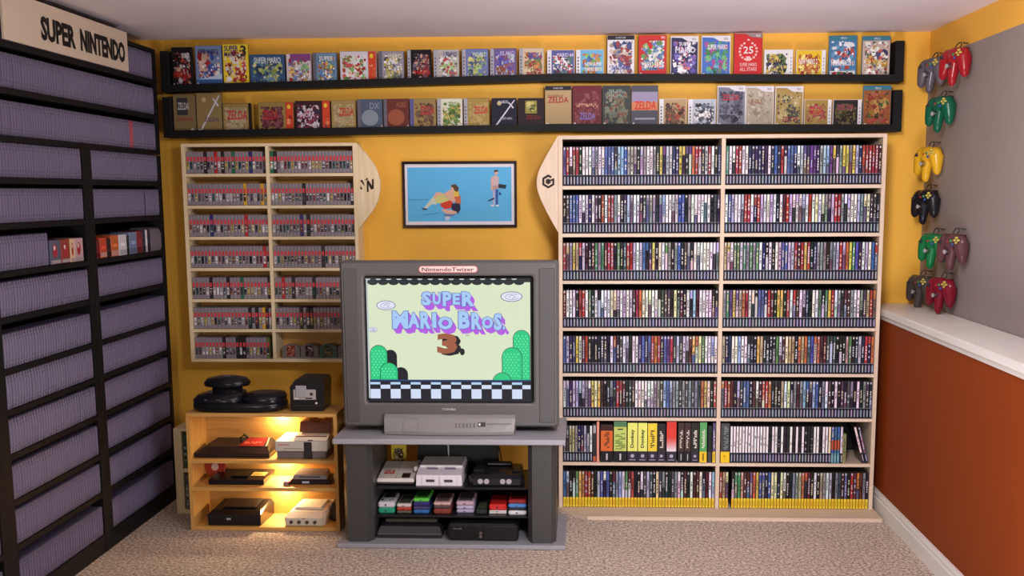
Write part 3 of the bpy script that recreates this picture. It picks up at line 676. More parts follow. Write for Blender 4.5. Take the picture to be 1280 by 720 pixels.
# base, blob colours, [(text, colour, u0, v0, u1, v1)], side spine or top band, label
SP1 = [
 (K_, [(200, 150, 120), RD, (120, 30, 30), (180, 180, 190), (50, 40, 50)], [('SUPER', W_, .5, .74, .92, .86), ('MARIO BROS', RD, .08, .26, .92, .38)], None, 'tall black box with red block letters, first on the upper ledge'),
 ((120, 140, 180), [RD, (220, 180, 160), (60, 90, 170), W_], [('SUPER MARIO 2', (60, 60, 110), .12, .8, .9, .92)], 'sea', 'tall blue box with a red splash and waves, second on the upper ledge'),
 ((238, 212, 60), [(200, 60, 50), (110, 60, 40), (230, 190, 150), W_], [('SUPER', (50, 60, 110), .06, .84, .62, .97), ('MARIO', (50, 60, 110), .06, .72, .62, .82), ('3', (40, 50, 50), .7, .72, .94, .97)], None, 'tall bright yellow box with a large 3, on the upper ledge'),
 ((56, 88, 128), [(150, 180, 90), (210, 210, 130), (90, 140, 170), (50, 70, 110)], [('SUPER MARIO', (210, 220, 230), .12, .72, .9, .92)], None, 'wide blue-green box on the upper ledge'),
 ((214, 200, 206), [(220, 180, 80), (190, 60, 60), (110, 130, 200), W_, (120, 170, 100)], [], 'purpletop', 'pale box with purple top on the upper ledge'),
 ((110, 140, 170), [(230, 190, 70), (190, 80, 60), (70, 120, 180), W_, (90, 150, 90)], [('SUPER', W_, .14, .76, .86, .9)], 'greyL', 'multicoloured blue box with grey left spine on the upper ledge'),
 ((210, 206, 214), [(190, 60, 60), (110, 180, 90), (230, 190, 150), (214, 220, 214), (200, 60, 60)], [('64', W_, .82, .8, .95, .93)], 'redR', 'wide white, green and red box on the upper ledge'),
 ((150, 146, 160), [(200, 180, 70), (120, 130, 90), W_, (90, 90, 110)], [('MARIO', (220, 216, 190), .3, .76, .94, .92)], 'greyL', 'grey-green box with dark left spine, left of the black and red box'),
 (K_, [(210, 160, 130), (140, 40, 40), (90, 80, 110)], [('MARIO', RD, .2, .22, .96, .36)], 'silverL', 'small black box with red lettering on the upper ledge'),
 ((186, 180, 176), [(150, 190, 110), (190, 60, 60), W_, (110, 100, 120)], [('SUPER MARIO', (90, 90, 130), .28, .8, .95, .94)], 'silverL', 'pale grey box with green and red picture, right of the black box'),
 ((110, 120, 170), [(150, 190, 90), (80, 100, 140), (210, 200, 120)], [('WORLD', (190, 200, 220), .28, .76, .95, .9)], 'silverL', 'blue box with green picture and silver left spine on upper ledge'),
 ((110, 90, 140), [(150, 80, 60), (90, 80, 190), (180, 190, 200)], [('ISLAND', (190, 180, 220), .28, .78, .95, .92)], 'silverL', 'purple box with silver left spine on the upper ledge'),
 ((208, 190, 160), [(210, 120, 60), (170, 60, 60), (110, 130, 70)], [('BROS 3', (80, 80, 170), .28, .64, .92, .86)], 'silverL', 'cream box with blue lettering and silver left spine'),
 ((90, 90, 150), [(190, 60, 60), (220, 220, 230), (80, 130, 120), (60, 60, 110)], [('MARIO 64', (210, 210, 240), .24, .76, .96, .9)], 'whiteL', 'small dark blue case with white left spine on the upper ledge'),
 ((110, 180, 220), [(60, 120, 190), (130, 190, 90), (210, 120, 60)], [('NEW SUPER', (220, 230, 240), .2, .42, .94, .56), ('MARIO BROS', W_, .2, .24, .94, .38)], 'whiteL', 'small sky blue case with white left spine on the upper ledge'),
 ((224, 222, 228), [(80, 90, 150), (170, 60, 60), (190, 170, 150)], [('SUNSHINE', (70, 90, 160), .14, .18, .86, .3)], 'blacktop', 'tall white case with black top band on the upper ledge'),
 ((196, 44, 40), [(80, 120, 180), W_, (100, 140, 190), (110, 170, 90)], [('MARIO BROS', (236, 220, 214), .12, .24, .9, .38)], 'redfoot', 'tall red case with a blue picture on the upper ledge'),
 ((48, 46, 84), [(190, 100, 120), W_, (110, 90, 190), (60, 60, 120)], [('SUPER', W_, .3, .78, .76, .86), ('MARIO', (214, 214, 230), .16, .6, .9, .74)], 'wiiW', 'tall white-edged case with a night sky picture'),
 ((70, 110, 190), [(110, 190, 120), (170, 70, 150), (80, 160, 200), (60, 140, 80)], [('SUPER MARIO', W_, .2, .68, .9, .8)], 'wiiW', 'tall white-edged case with a blue and green picture'),
 ((198, 40, 44), [], [('25', (236, 214, 210), .32, .54, .68, .7), ('SUPER MARIO', (226, 180, 176), .2, .26, .82, .34), ('ALL STARS', (226, 180, 176), .2, .16, .82, .24)], 'laurel', 'tallest red box with a wreath around 25 on the upper ledge'),
 ((222, 222, 222), [(70, 60, 120), (90, 120, 70), (200, 170, 70), (40, 40, 40)], [('3D LAND', (50, 44, 60), .1, .46, .8, .66)], 'whiteR', 'small white case with a crowded picture, right of the tallest red box'),
 ((226, 190, 40), [(200, 110, 50), (240, 220, 110), (190, 60, 50)], [('NEW MARIO 2', (240, 236, 220), .1, .5, .82, .7)], 'whiteR', 'small yellow case with white right edge on the upper ledge'),
 ((70, 120, 160), [(190, 70, 60), (220, 224, 230), (80, 140, 190), (50, 90, 140)], [('MARIO BROS U', W_, .08, .3, .92, .42)], 'tealtop', 'tall blue case with teal top and white foot on the upper ledge'),
 ((190, 170, 160), [(190, 60, 60), (210, 150, 60), (80, 120, 70), (230, 230, 220), (70, 70, 120)], [('3D WORLD', (226, 190, 90), .16, .34, .86, .46)], 'tealtop', 'tall crowded red and green case, last on the upper ledge')]
ZT = 'ZELDA'
SP2 = [
 ((126, 108, 72), [], [('THE LEGEND', (150, 60, 50), .1, .34, .92, .42), (ZT, (190, 190, 190), .2, .62, .72, .8)], 'screen', 'tall gold box with a dark square, first on the lower ledge'),
 ((142, 122, 78), [], [(ZT, (110, 80, 110), .3, .3, .9, .4)], 'sword', 'tall gold box with a diagonal pale sword on the lower ledge'),
 ((150, 126, 74), [(180, 160, 120)], [(ZT, (190, 50, 60), .16, .46, .96, .76)], 'darkR', 'squat gold box with red lettering and black right side'),
 ((150, 128, 70), [(110, 50, 60)], [(ZT, (180, 50, 60), .16, .44, .74, .74)], 'redR', 'wide gold box with red right strip, fourth on the lower ledge'),
 ((60, 34, 40), [(190, 180, 190), (110, 40, 70), (170, 70, 90), (40, 30, 60)], [('MAJORA', (220, 200, 220), .08, .44, .72, .62)], 'redR', 'wide dark maroon box with orange-red right strip'),
 ((160, 136, 82), [(180, 160, 110)], [(ZT, (190, 60, 50), .3, .5, .94, .76)], None, 'small gold box right of the maroon box'),
 ((80, 92, 112), [], [('DX', (130, 140, 160), .5, .7, .9, .9)], 'disc', 'slate blue box with a pale oval, on the lower ledge'),
 ((104, 50, 44), [], [('AGES', (150, 90, 70), .5, .74, .9, .9)], 'disc2', 'brown-red box with an orange oval, on the lower ledge'),
 ((150, 128, 78), [(110, 80, 60)], [(ZT, (180, 60, 60), .3, .5, .94, .78)], 'blueL', 'small gold box with blue left spine'),
 ((214, 214, 196), [(110, 150, 60), (90, 120, 60), (210, 180, 90)], [(ZT, (110, 150, 80), .34, .76, .9, .9)], 'silverL', 'small white box with a green picture on the lower ledge'),
 ((160, 134, 70), [(180, 150, 80)], [(ZT, (190, 50, 50), .3, .5, .96, .74)], 'silverL', 'small gold box with silver left spine and red lettering'),
 ((24, 24, 44), [], [('NES', (190, 190, 200), .28, .84, .66, .93), ('LINK', (150, 150, 170), .34, .3, .86, .38)], 'sword2', 'small navy box with a white sword'),
 ((34, 16, 20), [], [(ZT, (120, 30, 30), .3, .3, .9, .44)], 'goldsq', 'small black box with a gold square picture'),
 ((178, 152, 110), [], [('THE LEGEND OF', (130, 60, 60), .1, .74, .7, .79), (ZT, (160, 40, 44), .1, .6, .9, .74)], 'blacktop', 'tall tan case with red lettering and black top'),
 ((104, 26, 38), [(130, 50, 60)], [('~~~~~~', (210, 160, 130), .14, .5, .9, .58), (ZT, (130, 120, 190), .24, .2, .8, .36)], None, 'tall dark red case on the lower ledge'),
 ((54, 58, 58), [(90, 110, 90), (130, 70, 60), (120, 120, 90)], [('~~~~~', (130, 150, 140), .16, .82, .84, .92), ('~~~~~', (130, 150, 140), .16, .72, .84, .8)], 'greyfoot', 'tall dark green-grey case on the lower ledge'),
 ((76, 76, 88), [], [(ZT, (200, 50, 40), .1, .44, .94, .64)], 'sunset', 'tall grey case with orange band and red lettering'),
 ((176, 150, 110), [(120, 90, 60), (190, 80, 50), (90, 60, 50)], [], 'whiteL', 'small brown patterned case with white left spine'),
 ((180, 188, 200), [(80, 90, 110), (60, 60, 80), W_], [], 'whiteL', 'small silver patterned case with white left spine'),
 ((122, 124, 140), [(60, 60, 80), (90, 90, 110)], [(ZT, (180, 60, 70), .16, .66, .8, .8)], 'wiiW', 'tall grey misty case with red lettering on lower ledge'),
 ((176, 164, 144), [(160, 148, 128), (190, 178, 158)], [('LINKS', (150, 110, 80), .08, .58, .6, .7)], 'wiiW', 'tall beige case with faint lettering on the lower ledge'),
 ((166, 140, 80), [(80, 80, 70), (190, 170, 110)], [(ZT, (140, 40, 60), .24, .16, .84, .28)], 'wiiW', 'tall gold case with a dark figure shape, white-edged'),
 ((160, 134, 66), [(170, 60, 70), (180, 150, 80)], [(ZT, (190, 50, 60), .2, .5, .8, .74)], 'whiteR', 'small gold case with white right edge on lower ledge'),
 ((40, 34, 36), [(110, 100, 50), (70, 60, 50)], [(ZT, (150, 60, 90), .14, .66, .84, .84)], 'whiteR', 'small dark case with white right edge on lower ledge'),
 ((150, 90, 50), [(190, 140, 60), (110, 60, 40), (80, 120, 70), (170, 70, 50)], [('WARRIORS', (190, 70, 70), .14, .14, .86, .24)], 'tealtop', 'tall orange-brown case, last on the lower ledge')]
rng = random.Random(8)
def ledge_box(sp, x0, x1, zt, zb, grp):
    base, blobs, texts, style, lab = sp
    w, h = x1 - x0, zt - zb; d = .016 if h > .165 and w < .145 else .022
    if style in ('wiiW', 'tealtop', 'blacktop', 'redfoot', 'greyfoot', 'sunset', 'laurel', 'whiteL', 'whiteR'): d = .015
    yf = -.078
    shell = {'wiiW': W_, 'whiteL': W_, 'whiteR': W_, 'tealtop': (70, 120, 140), 'silverL': tuple(int(v * .8) for v in base), 'darkR': (24, 20, 20)}.get(style, tuple(int(v * .75) for v in base))
    mb = MB(); mb.box(x0, x1, yf, yf + d, zb, zt, shell, 0, .0012)
    A = Art(mb, lambda u, v, k: (x0 + u, yf - k, zb + v), .00022, 1)
    u0, v0, u1, v1 = .002, .002, w - .002, h - .002
    if style in ('silverL', 'greyL', 'whiteL', 'blueL'):
        sc = {'silverL': (168, 168, 178), 'greyL': (104, 104, 120), 'whiteL': (222, 222, 228), 'blueL': (90, 92, 150)}[style]
        A.rect(u0, v0, w * .15, v1, sc)
        for q in range(6): A.rect(w * .05, h * (.14 + q * .11), w * .1, h * (.2 + q * .11), (90, 86, 100), q == 0)
        u0 = w * .16
    if style == 'whiteR': A.rect(w * .87, v0, u1, v1, W_); [A.rect(w * .91, h * (.2 + q * .12), w * .95, h * (.26 + q * .12), (150, 150, 160), q == 0) for q in range(5)]; u1 = w * .86
    if style == 'redR':
        A.rect(w * .78, v0, u1, v1, (206, 70, 44)); A.el(w * .87, h * .85, w * .05, h * .07, (230, 200, 60)); A.blobs(w * .79, v0, u1, h * .6, [(230, 120, 70), (170, 40, 40)], 6, rng, .2); u1 = w * .77
    if style == 'darkR': A.rect(w * .93, v0, u1, v1, (20, 18, 18)); u1 = w * .92
    A.rect(u0, v0, u1, v1, base)
    W2, H2 = u1 - u0, v1 - v0
    if blobs: A.blobs(u0 + W2 * .06, v0 + H2 * .1, u1 - W2 * .06, v1 - H2 * .12, blobs, 34, rng, .13)
    if style == 'sea': A.rect(u0, v0, u1, v0 + H2 * .2, (60, 100, 160)); A.pl([(u0, v0 + H2 * .2), (u1, v0 + H2 * .2), (u1, v0 + H2 * .34), (u0 + W2 * .5, v0 + H2 * .24)], (190, 210, 230))
    if style == 'purpletop': A.rect(u0 + W2 * .16, v1 - H2 * .22, u1, v1, (130, 70, 130))
    if style == 'blacktop': A.rect(u0, v1 - H2 * .1, u1, v1, (36, 30, 36)); A.text('GAMECUBE', u0 + W2 * .3, v1 - H2 * .07, u0 + W2 * .68, v1 - H2 * .03, (190, 190, 200), .01)
    if style == 'redfoot': A.rect(u0, v0, u1, v0 + H2 * .18, (190, 40, 40)); A.rect(u0, v1 - H2 * .1, u1, v1, (200, 50, 46)); A.text('Wii', u1 - W2 * .2, v1 - H2 * .08, u1 - W2 * .06, v1 - H2 * .02, W_, .01)
    if style == 'wiiW':
        A.pl([(u0, v1), (u0, v1 - H2 * .03), (u0 + W2 * .4, v1 - H2 * .04), (u0 + W2 * .62, v1 - H2 * .12), (u1, v1 - H2 * .14), (u1, v1)], (220, 218, 224)); A.text('Wii', u1 - W2 * .24, v1 - H2 * .1, u1 - W2 * .08, v1 - H2 * .04, GY, .01)
        for a_, b_ in ((u0 - .002, u0 + .001), (u1 - .001, u1 + .002)): A.rect(a_, v0, b_, v1, W_)
    if style == 'tealtop': A.rect(u0, v1 - H2 * .1, u1, v1, (60, 120, 140)); A.text('Wii U', u0 + W2 * .4, v1 - H2 * .08, u0 + W2 * .62, v1 - H2 * .03, W_, .01)
    if style == 'tealtop' and 'white foot' in lab: A.rect(u0 + W2 * .04, v0 + H2 * .02, u1 - W2 * .04, v0 + H2 * .18, (214, 218, 216)); A.blobs(u0 + W2 * .08, v0 + H2 * .03, u1 - W2 * .08, v0 + H2 * .17, [GN, RD, (60, 60, 70)], 14, rng, .3)
    if style == 'greyfoot': A.rect(u0, v0, u1, v0 + H2 * .06, (90, 90, 92))
    if style == 'sunset': A.rect(u0, v0 + H2 * .42, u1, v0 + H2 * .7, (200, 130, 90)); A.rect(u0, v0 + H2 * .62, u1, v0 + H2 * .86, (150, 140, 170)); A.rect(u0 + W2 * .3, v0 + H2 * .03, u0 + W2 * .66, v0 + H2 * .06, (200, 200, 210)); A.rect(u0 + W2 * .12, v0 + H2 * .2, u1 - W2 * .1, v0 + H2 * .24, (160, 160, 180))
    if style == 'laurel':
        for s in (-1, 1):
            for q in range(7):
                t = R(-70 + q * 22); A.el(w / 2 + s * W2 * .31 * cos(t), v0 + H2 * .6 + H2 * .19 * sin(t), W2 * .045, H2 * .026, (236, 190, 186), 8)
        A.pl([(w * .44, h * .82), (w * .56, h * .82), (w * .5, h * .87)], (236, 190, 186)); A.rect(u0 + W2 * .42, v0 + H2 * .38, u0 + W2 * .58, v0 + H2 * .48, (236, 190, 186))
        A.pl([(u0, v1), (u0, v1 - H2 * .02), (u0 + W2 * .4, v1 - H2 * .03), (u0 + W2 * .62, v1 - H2 * .1), (u1, v1 - H2 * .12), (u1, v1)], (150, 130, 130)); A.text('Wii', u1 - W2 * .24, v1 - H2 * .09, u1 - W2 * .08, v1 - H2 * .04, W_, .01)
        A.rect(u0 + W2 * .02, v0 + H2 * .02, u0 + W2 * .1, v0 + H2 * .09, W_)
    if style == 'screen': A.rect(u0 + W2 * .16, v0 + H2 * .48, u0 + W2 * .66, v0 + H2 * .92, (60, 56, 60)); A.el(u1 - W2 * .16, v0 + H2 * .1, W2 * .09, W2 * .09, (210, 210, 200))
    if style in ('sword', 'sword2'):
        A.pl([(u0 + W2 * .1, v0 + H2 * .08), (u0 + W2 * .16, v0 + H2 * .06), (u1 - W2 * .08, v1 - H2 * .1), (u1 - W2 * .04, v1 - H2 * .04), (u1 - W2 * .12, v1 - H2 * .08)], (206, 204, 214)); A.pl([(u1 - W2 * .34, v1 - H2 * .14), (u1 - W2 * .3, v1 - H2 * .12), (u1 - W2 * .1, v1 - H2 * .3), (u1 - W2 * .14, v1 - H2 * .34)], (206, 204, 214))
        A.el(u0 + W2 * .3, v1 - H2 * .16, W2 * .09, W2 * .09, (190, 170, 120))
    if style in ('disc', 'disc2'):
        A.el(u0 + W2 * .5, v0 + H2 * .42, W2 * .34, H2 * .26, (130, 140, 150) if style == 'disc' else (150, 84, 60)); A.pl([(u1, v0), (u1, v0 + H2 * .2), (u1 - W2 * .24, v0)], (200, 190, 190)); A.rect(u0, v0, u0 + W2 * .13, v1, (104, 100, 112))
    if style == 'goldsq': A.rect(u0 + W2 * .28, v0 + H2 * .5, u0 + W2 * .74, v0 + H2 * .92, (150, 140, 60)); A.blobs(u0 + W2 * .3, v0 + H2 * .52, u0 + W2 * .72, v0 + H2 * .9, [(110, 120, 60), (190, 180, 90), (80, 80, 40)], 14, rng, .18)
    for t, c, a, b, e, f in texts: A.text(t, u0 + W2 * a, v0 + H2 * b, u0 + W2 * e, v0 + H2 * f, c, .02)
    if w < .2 and style not in ('laurel', 'screen'): A.rect(u0 + W2 * .04, v0 + H2 * .03, u0 + W2 * .11, v0 + H2 * .12, W_); A.rect(u1 - W2 * .14, v0 + H2 * .03, u1 - W2 * .05, v0 + H2 * .09, (200, 60, 60) if sum(base) > 300 else (190, 190, 190))
    tag(obj('display_game_box', mb, [PLAS, PRINT], loc=(x0, yf, zb)), lab, 'boxed game', grp)
for q, (BB_, SP) in enumerate(((BOX1, SP1), (BOX2, SP2))):
    for (x0, x1, zt), sp in zip(BB_, SP):
        g = max(sag(x, *LED[q][:3]) for x in (x0, x1, min(max(-.1, x0), x1)))
        ledge_box(sp, x0, x1, zt, g + .0145, 'game boxes on the %s ledge' % ('upper', 'lower')[q])

# ------------------------------------------------------------------ framed print
pf = thing('framed_print', 'framed blue print of two tumbling figures and a standing one, black frame', 'picture', (-.63, -.012, 1.43))
x0, x1, z0, z1 = -.931, -.334, 1.431, 1.774
mb = MB()
for a in ((x0, x1, z1 - .014, z1), (x0, x1, z0, z0 + .014), (x0, x0 + .012, z0 + .014, z1 - .014), (x1 - .012, x1, z0 + .014, z1 - .014)): mb.box(a[0], a[1], -.024, -.001, a[2], a[3], (40, 22, 20), 0, .001)
obj('frame', mb, GLOSS, pf)
mb = MB(); mb.box(x0 + .012, x1 - .012, -.012, -.001, z0 + .014, z1 - .014, (232, 226, 232))
ox, oz = 42, 690
def PT(u, v, k):   # u, v counted in hundredths of the sheet width
    return (x0 + .012 + (u / 1000) * (x1 - x0 - .024), -.0122 - k, z1 - .014 - (v / 560) * (z1 - z0 - .028))
A = Art(mb, PT, .00015, 1)
A.rect(22, 30, 972, 528, (96, 184, 232))
skin = (226, 178, 150); hair = (90, 66, 50)
def Q(pts, c): A.pl([((x - 45) / 985 * 1000, (y - 100) / 562 * 560) for x, y in pts], c)
Q([(300, 400), (330, 360), (372, 362), (420, 400), (470, 440), (400, 460), (320, 460)], (206, 206, 130))
Q([(300, 400), (330, 470), (280, 470), (235, 515), (215, 500), (255, 450), (280, 420)], (206, 210, 190))
Q([(190, 505), (240, 510), (238, 524), (200, 522)], (60, 60, 80))
Q([(300, 402), (325, 358), (362, 362), (380, 385), (340, 392), (318, 420)], skin)
Q([(360, 465), (430, 440), (462, 430), (480, 470), (450, 510), (400, 515), (366, 490)], (214, 66, 44))
Q([(462, 470), (540, 450), (542, 520), (520, 560), (480, 540), (460, 510)], (46, 42, 70))
Q([(372, 515), (480, 530), (515, 545), (490, 562), (420, 560), (380, 535)], skin)
Q([(470, 390), (520, 370), (545, 400), (546, 470), (500, 460), (480, 430)], (206, 110, 80))
Q([(480, 345), (530, 352), (528, 400), (480, 400)], (226, 190, 80))
Q([(395, 370), (440, 345), (470, 330), (478, 380), (500, 440), (470, 450), (400, 400)], skin)
Q([(462, 292), (500, 285), (530, 320), (520, 356), (495, 350), (480, 318), (462, 330)], hair)
Q([(455, 310), (480, 318), (490, 348), (468, 350)], skin)
Q([(400, 575), (440, 565), (450, 600), (430, 622), (405, 618)], (200, 210, 230))
Q([(390, 560), (500, 565), (470, 582), (400, 585)], (110, 130, 170))
Q([(820, 225), (860, 200), (890, 225), (888, 300), (832, 300)], (206, 178, 178))
Q([(848, 165), (880, 160), (884, 195), (855, 200)], skin); Q([(848, 160), (884, 156), (884, 172), (850, 180)], hair)
Q([(832, 303), (888, 303), (884, 330), (836, 340)], (186, 150, 150)); Q([(818, 240), (832, 250), (832, 340), (820, 350)], skin)
Q([(886, 285), (958, 295), (952, 330), (888, 322)], (40, 50, 60)); Q([(836, 340), (858, 338), (852, 480), (832, 480)], (180, 180, 210)); Q([(858, 338), (884, 335), (880, 480), (862, 480)], (60, 90, 170))
Q([(785, 440), (845, 410), (850, 425), (800, 445)], (40, 50, 90)); Q([(815, 478), (845, 478), (845, 494), (812, 492)], W_); Q([(862, 478), (888, 476), (890, 492), (864, 492)], W_)
Q([(895, 355), (915, 380), (900, 392), (890, 370)], (40, 60, 130)); Q([(80, 428), (250, 424), (250, 427), (80, 432)], (60, 110, 150)); Q([(210, 566), (360, 548), (360, 551), (210, 570)], (60, 110, 150))
obj('print_sheet', mb, [MATT, PRINT], pf)

# ------------------------------------------------------------------ television
def rrect(x0, x1, z0, z1, r, y, n=5):
    out = []
    for cx, cz, a0 in ((x1 - r, z1 - r, 0), (x0 + r, z1 - r, 90), (x0 + r, z0 + r, 180), (x1 - r, z0 + r, 270)):
        for i in range(n + 1):
            a = R(a0 + 90 * i / n); out.append((cx + r * cos(a), y, cz + r * sin(a)))
    return out
TF = -.79
tv = thing('television', 'large grey tube television showing a title screen, on the grey stand', 'television', (-.6, -.6, .5115))
tc = (92, 90, 88)
mb = MB()
mb.loft([rrect(-.985, -.221, .654, 1.233, .012, TF + .03), rrect(-.992, -.214, .648, 1.239, .014, TF + .004), rrect(-1.0, -.206, .64, 1.247, .016, TF), rrect(-1.09, -.112, .548, 1.296, .012, TF), rrect(-1.1, -.1, .538, 1.305, .016, TF + .012), rrect(-1.1, -.1, .53, 1.306, .016, TF + .07), rrect(-1.07, -.13, .5125, 1.29, .03, TF + .16), rrect(-.98, -.22, .5125, 1.2, .05, TF + .36), rrect(-.9, -.3, .5125, 1.05, .05, TF + .55)], tc, 0, False, (False, True))
obj('housing', mb, PLAS, tv)
mb = MB(); mb.loft([rrect(-.985, -.221, .654, 1.233, .012, TF + .012), rrect(-.985, -.221, .654, 1.233, .012, TF + .028)], (8, 8, 10), 0, False, (True, True))
glass = obj('picture_tube', mb, GLOSS, tv)
mb = MB()
def TS(px, py, k): return (-.988 + (px - 455.5) / 209.5 * .767, TF + .0115 - k, 1.233 - (py - 346.6) / 157.7 * .582)
A = Art(mb, TS, .00006)
sky = (216, 228, 196)
A.rect(457.4, 348.5, 663, 503, (16, 18, 26)); A.rect(459.5, 349.5, 662.5, 475.5, sky); A.rect(457.6, 349.5, 459.4, 499, (190, 200, 205))
A.rect(459.5, 348.8, 662.5, 353.5, (30, 36, 42))
for q in range(16):
    cx = 466 + q * 13.05
    if cx < 661: A.el(min(cx, 656.5), 352.8, 6.9 if cx < 656 else 6, 4.2, (30, 36, 42), 14); A.pl([(cx - 3.6 - 6, 349.0), (cx + 3.6 - 6, 349.0), (cx + 2 - 6, 350.4), (cx - 2 - 6, 350.4)], (196, 206, 206))
for cx, cy, a, b in ((482, 382, 12, 6), (639.2, 371.2, 13.6, 6.4), (464.7, 412.4, 5.8, 3.1)):
    A.el(cx, cy, a, b, (84, 84, 140), 28); A.el(cx, cy, a * .93, b * .88, (226, 230, 244), 28)
    A.ring(cx + .5, cy + .3, a * .62, b * .6, .55, (110, 110, 170), 24, .3, 5.6); A.ring(cx + .8, cy + .4, a * .3, b * .3, .5, (110, 110, 170), 16, 2.4, 8)
def hill(x0, x1, top, bot, c=(36, 200, 128), sh=None):
    r = (x1 - x0) / 2; P = [(x1, bot), (x0, bot)] + [(x0 + r - r * cos(pi * i / 12), top + r - r * sin(pi * i / 12)) for i in range(13)]
    A.pl(P, (14, 60, 56)); r2 = r - .7; xc = x0 + r
    A.pl([(x1 - .7, bot - .3), (x0 + .7, bot - .3)] + [(xc - r2 * cos(pi * i / 12), top + .7 + r2 - r2 * sin(pi * i / 12)) for i in range(13)], c)
    if c[1] > 100:
        v = top + r * .7; k = 0; A._n(); A.hold = True
        while v < bot - 3:
            u = x0 + 3 + (k % 2) * 2
            while u < x1 - 3.2: A.pl([(u - 1.2, v), (u, v - 1.5), (u + 1.2, v), (u, v + 1.5)], (90, 232, 170)); u += 4.4
            v += 3.4; k += 1
        A.hold = False
bk = (12, 14, 30)
for a, b, t in ((478, 494.5, 437.5), (490, 508, 459.5)): hill(a, b, t, 475.5, bk)
hill(460.2, 482.5, 431.5, 475.5); hill(472.5, 495.5, 453.5, 475.5)
hill(640.5, 662.3, 412.5, 475.5); hill(626.5, 652.3, 434, 475.5); hill(614.6, 639, 465.8, 475.5)
A.rect(459.5, 475.4, 662.6, 478, (30, 60, 120)); A.rect(459.5, 477, 662.6, 503, (12, 16, 34))
A._n(); A.hold = True
for q in range(8):
    x = 460 + q * 25.6
    A.rect(x, 487.2, min(x + 12.6, 662.4), 499.2, (208, 220, 244)); A.rect(x + 12.9, 481.8, min(x + 25.2, 662.4), 486.8, (208, 220, 244))
    A.rect(x, 478.4, min(x + 12.6, 662.4), 481.4, (176, 208, 240))
A.hold = False
LB, DB, VI = (164, 200, 244), (84, 104, 176), (176, 92, 222)
GL = (('S', 527, 539, 365, 382), ('U', 541, 551, 366, 381), ('P', 553.5, 564.5, 365, 383), ('E', 566, 575, 367, 381), ('R', 577.5, 593, 365, 383),
      ('M', 490, 509.5, 389, 411), ('A', 509.5, 524, 391, 410), ('R', 525, 538, 390, 411), ('I', 540, 545, 391, 410), ('O', 547, 565.5, 396, 412),
      ('B', 573, 587, 389, 411), ('R', 589, 602, 391, 412), ('O', 602, 616, 396, 411), ('S', 617, 627, 392, 413), ('.', 628, 631, 408, 412))
for dx, dy, c, e, bo in ((4.4, 5.8, VI, .5, .075), (3.0, 4.0, VI, .5, .075), (1.6, 2.2, VI, .5, .075), (0, 0, DB, 1.0, .085), (0, 0, LB, .1, .05)):
    A._n(); A.hold = True
    for ch, x0_, x1_, t0, b0 in GL: A.text(ch, x0_ + dx - e, b0 + dy + e * .7, x1_ + dx + e, t0 + dy - e * .7, c, bo)
    A.hold = False
A.text('3', 551, 445, 576, 418.5, (22, 18, 26), .06); A.el(577, 440, 3.2, 4.4, (22, 18, 26)); A.text('3', 545.5, 442.5, 571, 416.8, (158, 90, 62), .06)
A.text('TM', 581, 420.6, 586, 418.4, (90, 90, 120), 0)
obj('screen_image', mb, SCREEN, glass)
for a, b in ((-1.083, -1.022), (-.19, -.118)):
    mb = MB(); mb.box(a, b, TF - .004, TF + .003, .56, 1.272, (80, 78, 77), 0, .003)
    obj('speaker_panel', mb, PLAS, tv)
mb = MB()
xs = [-.905 + (.905 - .3) * i / 10 for i in range(11)]
loops = []
for i, x in enumerate(xs):
    t = (i / 10 - .5) * 2; e = TF - .052 - .018 * (1 - t * t); e2 = TF - .010 - .006 * (1 - t * t)
    loops.append([(x, TF + .02, .5125), (x * .985 - .009, e, .5135), (x * .985 - .009, e, .53), (x, e2 - .018, .585), (x, e2, .598), (x, TF + .02, .602)])
mb.loft(loops, (130, 127, 124)); cp = obj('control_panel', mb, PLAS, tv)
mb = MB()
def panf(x, z, k=0):
    t = (x + .602) / .3025; f = max(0, min(1, (z - .53) / .055)); e = TF - .052 - .018 * (1 - t * t); e2 = TF - .028 - .006 * (1 - t * t)
    return (x, e + (e2 - e) * f - k, z)
A = Art(mb, lambda u, v, k: panf(u, v, k + .0015), .0004)
for a, b, c, d in ((-.815, .583, -.744, .584), (-.815, .528, -.744, .529), (-.815, .528, -.814, .584), (-.745, .528, -.744, .584)): A.rect(a, b, c, d, (96, 92, 90))
obj('front_door_seam', mb, PLAS, cp)
for q in range(6):
    u = -.573 + q * .0165; p0, p1 = panf(u, .548, .001), panf(u, .566, .001)
    mb = MB(); mb.loft([[(u, p0[1], .548), (u + .008, p0[1], .548), (u + .008, p1[1], .566), (u, p1[1], .566)], [(u + .001, p0[1] - .003, .549), (u + .007, p0[1] - .003, .549), (u + .007, p1[1] - .003, .565), (u + .001, p1[1] - .003, .565)]], (108, 104, 102)); obj('button', mb, PLAS, cp)
mb = MB(); A = Art(mb, lambda u, v, k: panf(u, v, k + .0015), .0004)
A.rect(-.47, .552, -.435, .570, (30, 24, 26)); A.rect(-.466, .556, -.458, .566, (214, 208, 206)); obj('input_jack', mb, PLAS, cp); mb = MB(); A = Art(mb, lambda u, v, k: panf(u, v, k + .0015), .0004); A.rect(-.43, .560, -.315, .565, (96, 92, 92))
obj('front_marking', mb, PLAS, cp)
mb = MB(); A = Art(mb, lambda u, v, k: (u, TF - .001 - k, v), .0003); A.text('TOSHIBA', -.64, .617, -.575, .626, (206, 204, 200), .01); obj('maker_name', mb, MATT, tv)
bd = []
mb = MB(); rr = rrect(-.736, -.466, 1.251, 1.285, .016, TF - .0015)
mb.loft([rr, rrect(-.736, -.466, 1.251, 1.285, .016, TF - .004)], (176, 92, 96))
